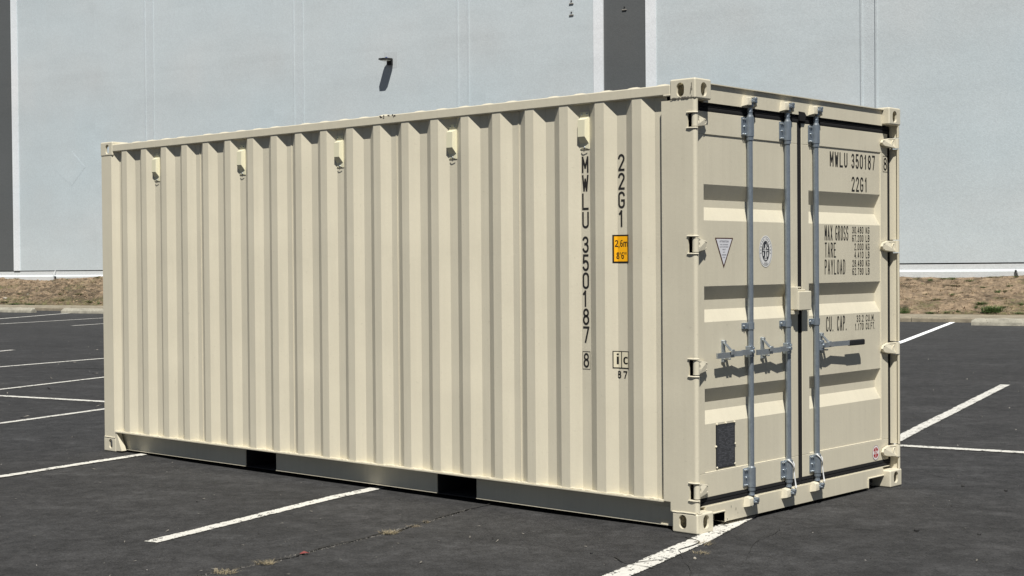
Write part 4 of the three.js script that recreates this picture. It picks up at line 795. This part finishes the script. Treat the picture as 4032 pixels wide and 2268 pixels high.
// dried leaf flakes and bits of straw blown over the asphalt
{
  const n = 420, g = polyGeo([-1, 0.1, -0.4, 1, 0.25, -0.25, 0.7, 0, 0.4, -1, 0.1, -0.4, 0.7, 0, 0.4, -0.8, 0.3, 0.35]), im = new THREE.InstancedMesh(g, std(1, 1, 1, 1, { side: THREE.DoubleSide }), n), o = new THREE.Object3D(), c = new THREE.Color();
  for (let i = 0; i < n; i++) {
    const far = i % 3 === 0, cl = fbm(i * 0.37, 3, 2); let x = far ? rr(-22, -7) : rr(-6.5, 3.2), z = far ? rr(-10, 2) : rr(-6, 3.5) + cl; if (x > -6.2 && x < 0.05 && z > -2.6 && z < 0.05) z += 2.8;
    const s = far ? rr(0.012, 0.06) : rr(0.004, 0.02); o.position.set(x, gy(x, z) + 0.006, z); o.rotation.set(rr(-0.2, 0.2), rr(0, 6.28), rr(-0.2, 0.2)); o.scale.set(s, s * 0.5, s * rr(0.25, 0.8)); o.updateMatrix(); im.setMatrixAt(i, o.matrix);
    const v = rr(0.09, 0.3); im.setColorAt(i, c.setRGB(v, v * 0.93, v * 0.8));
  }
  im.name = 'leaf_litter'; im.castShadow = im.receiveShadow = true; scene.add(im); tag(im, 'dry leaf flakes and straw bits blown over the asphalt', 'leaf litter', null, 'stuff');
}
// weeds on the bank: each clump a plant of its own
const BP = (u, t) => at(u, bankY(u, t) - 0.015, -1.28 - 3.54 * t);
const weedsR = [[32.9, 0.02, 0.3, 0.25], [35.1, 0.04, 0.58, 0.2], [33.59, 0.02, 0.33, 0.07], [34.0, 0.02, 0.17, 0.06], [34.23, 0.04, 0.2, 0.06], [33.42, 0.88, 0.2, 0.1], [33.16, 0.92, 0.27, 0.07], [33.91, 0.85, 0.27, 0.07], [33.59, 0.72, 0.5, 0.05], [34.43, 0.64, 0.25, 0.06], [34.1, 0.63, 0.13, 0.05], [35.14, 0.63, 0.18, 0.06], [34.91, 0.51, 0.2, 0.09], [35.09, 0.53, 0.13, 0.07], [34.58, 0.52, 0.12, 0.04], [33.79, 0.44, 0.18, 0.08], [34.74, 0.21, 0.37, 0.1], [34.64, 0.14, 0.1, 0.1], [35.72, 0.22, 0.22, 0.1], [32.84, 0.84, 0.15, 0.08], [33.09, 0.46, 0.12, 0.06], [35.33, 0.17, 0.33, 0.07], [35.8, 0.03, 0.27, 0.08], [33.48, 0.31, 0.25, 0.06], [34.42, 0.94, 0.25, 0.07], [35.1, 0.93, 0.15, 0.07]];
const nameR = ['tall green weed at the kerb beside the right container post', 'widest green weed spreading over the kerb right of the white line', 'low weed strip at the kerb, right of the tall weed', 'small low weed at the kerb left of the fresh line', 'small weed at the kerb above the fresh line end', 'round green weed near the top of the right bank', 'long green weed under the warehouse footing on the right', 'green weed at the top of the right bank, right of the round one', 'long thin olive weed below the top of the right bank', 'flat weed in the middle of the upper right bank', 'little olive weed in the upper right bank', 'dark weed in the upper right bank near the picture edge', 'bushy weed in the middle of the right bank', 'small weed touching the bushy weed of the right bank', 'tiny weed left of the bushy weed', 'forked green weed mid slope above the fresh line', 'leafy weed above the widest kerb weed', 'small upright weed left of the leafy weed', 'weed at the right picture edge low on the bank', 'small weed high on the bank beside the container', 'small olive weed mid slope beside the container', 'flat olive weed right of the leafy weed', 'low weed at the kerb at the right picture edge', 'thin olive weed low on the slope beside the container', 'dry weed under the footing above the bushy weed', 'weed under the drain pipe'];
weedsR.forEach(([u, t, w, h], i) => {
  const g = thing('weed', nameR[i], 'weed', 'weeds on the right of the bank', BP(u, t), TH), olive = /olive|dry/.test(nameR[i]);
  const parts = [], n = Math.round(60 + w * 420);
  const b = blades(n, 0.5, 1, 1.1, 0.02); b.scale(w * 0.62, h * 1.05, Math.max(0.12, w * 0.45)); parts.push(b);
  mesh('leaves', parts, olive ? M.weedOlive : M.weed, g);
});
const weedsL = [[-0.69, 0.01, 0.59, 0.08], [0.14, 0.01, 0.49, 0.08], [0.83, 0.02, 0.49, 0.09], [0.72, 0.27, 0.24, 0.1], [1.41, 0.34, 0.39, 0.08], [2.83, 0.1, 0.39, 0.1], [3.51, 0.06, 0.2, 0.1], [-1.42, 0.05, 0.39, 0.07], [-1.67, 0.33, 0.39, 0.07], [0.49, 0.87, 0.24, 0.08], [1.5, 0.1, 0.3, 0.1]];
const nameL = ['low green weed behind the kerb above the left wheel stop', 'low green weed behind the kerb over the gap in the wheel stops', 'greenest low weed at the kerb above the second wheel stop', 'small dark weed in the middle of the left bank', 'olive weed mid slope on the left bank near the container', 'ragged weed low on the left bank beside the container post', 'weed touching the far left container post', 'olive growth behind the kerb at the left picture edge', 'olive weed on the left bank beside the pale stone', 'dry olive weed at the top of the left bank by the container', 'low olive weed between kerb and clods on the left bank'];
weedsL.forEach(([u, t, w, h], i) => {
  const g = thing('weed', nameL[i], 'weed', 'weeds on the left of the bank', BP(u, t), TH), b = blades(Math.round(50 + w * 260), 0.5, 1, 1.2, 0.022); b.scale(w * 0.6, h, Math.max(0.12, w * 0.4));
  mesh('leaves', b, /olive|dry|dark|ragged/.test(nameL[i]) ? M.weedOlive : M.weed, g);
});
[[-1.26, 0.33, 0.06, 'flat pale stone in the middle of the left bank'], [-1.9, 0.17, 0.07, 'larger pale stone low on the left bank']].forEach(([u, t, r, label], i) => { const p = BP(u, t); p[1] += 0.03; const s = thing('stone', label, 'stone', 'pale stones on the left bank', p); mesh('rock', stoneGeo(r, 40 + i).scale(1.4, 0.7, 1), M.paleStone, s); });
[[33.76, 0.01, 33.79, 0.08, 'upright pale stick at the kerb'], [34.16, 0.0, 34.24, 0.07, 'longer pale stick leaning on the right bank above the line end'], [34.26, 0.16, 34.43, 0.11, 'crooked stick lying low on the right bank'], [-3.88, 0.71, -2.48, 0.7, 'long dark branch lying across the left bank'], [0.21, 0.69, 1.43, 0.68, 'thin branch lying on the left bank beside the container'], [-3.19, 0.42, -2.65, 0.47, 'short branch on the left bank at the picture edge'], [-0.83, 0.51, -0.82, 0.6, 'little stick in the middle of the left bank']].forEach(([u0, t0, u1, t1, label], i) => {
  const a = V(...BP(u0, t0)), b = V(...BP(u1, t1)), n = 6, pts = []; for (let k = 0; k <= n; k++) { const f = k / n, u = lerp(u0, u1, f), t = lerp(t0, t1, f), p = V(...BP(u, t)); p.y += 0.045 + 0.03 * Math.sin(f * 9 + i); pts.push(p.sub(a)); }
  const s = thing('stick', label, 'stick', 'dead sticks on the bank', a.toArray()); mesh('twig', tube(pts, 0.013, 14, 6), i > 2 ? M.dryGrey : M.stick, s);
});
// dead straw and clods over the bank: nobody could count it
{
  const g = blades(14, 0.06, 0.07, 1.8, 0.005), n = 2600, im = new THREE.InstancedMesh(g, std(1, 1, 1, 1, { side: THREE.DoubleSide }), n), o = new THREE.Object3D(), c = new THREE.Color();
  for (let i = 0; i < n; i++) {
    const left = i % 2, u = left ? rr(-7, 7) : rr(29, 40), t = rr(0.02, 0.98), p = BP(u, t); o.position.set(...p); o.rotation.set(0, rr(0, 6), 0); const s = rr(0.5, 1.3); o.scale.set(s, s * rr(0.4, 1), s); o.updateMatrix(); im.setMatrixAt(i, o.matrix);
    const k = rnd(); if (k < 0.55) c.setRGB(0.34, 0.25, 0.15); else if (k < 0.8) c.setRGB(0.18, 0.14, 0.085); else c.setRGB(0.13, 0.14, 0.06); im.setColorAt(i, c);
  }
  im.name = 'dead_grass'; im.castShadow = im.receiveShadow = true; scene.add(im); tag(im, 'short dead grass scattered over the earth bank', 'grass', null, 'stuff');
}
{
  const n = 1500, im = new THREE.InstancedMesh(stoneGeo(1, 91), std(1, 1, 1, 1), n), o = new THREE.Object3D(), c = new THREE.Color();
  for (let i = 0; i < n; i++) {
    const left = i % 3, u = left ? rr(-7, 7) : rr(29, 40), t = rr(0.02, 0.97), s = (left ? rr(0.012, 0.06) : rr(0.008, 0.03)) * rr(0.4, 1), p = BP(u, t); o.position.set(p[0], p[1] + 0.015, p[2]); o.rotation.set(rr(0, 6), rr(0, 6), 0); o.scale.set(s * 1.4, s * 0.9, s); o.updateMatrix(); im.setMatrixAt(i, o.matrix);
    const v = rr(0.7, 1.2); c.setRGB(0.26 * v, 0.19 * v, 0.125 * v); im.setColorAt(i, c);
  }
  im.name = 'soil_clods'; im.castShadow = im.receiveShadow = true; scene.add(im); tag(im, 'loose brown clods of soil on the earth bank', 'soil', null, 'stuff');
}
renderer.render(scene, camera);
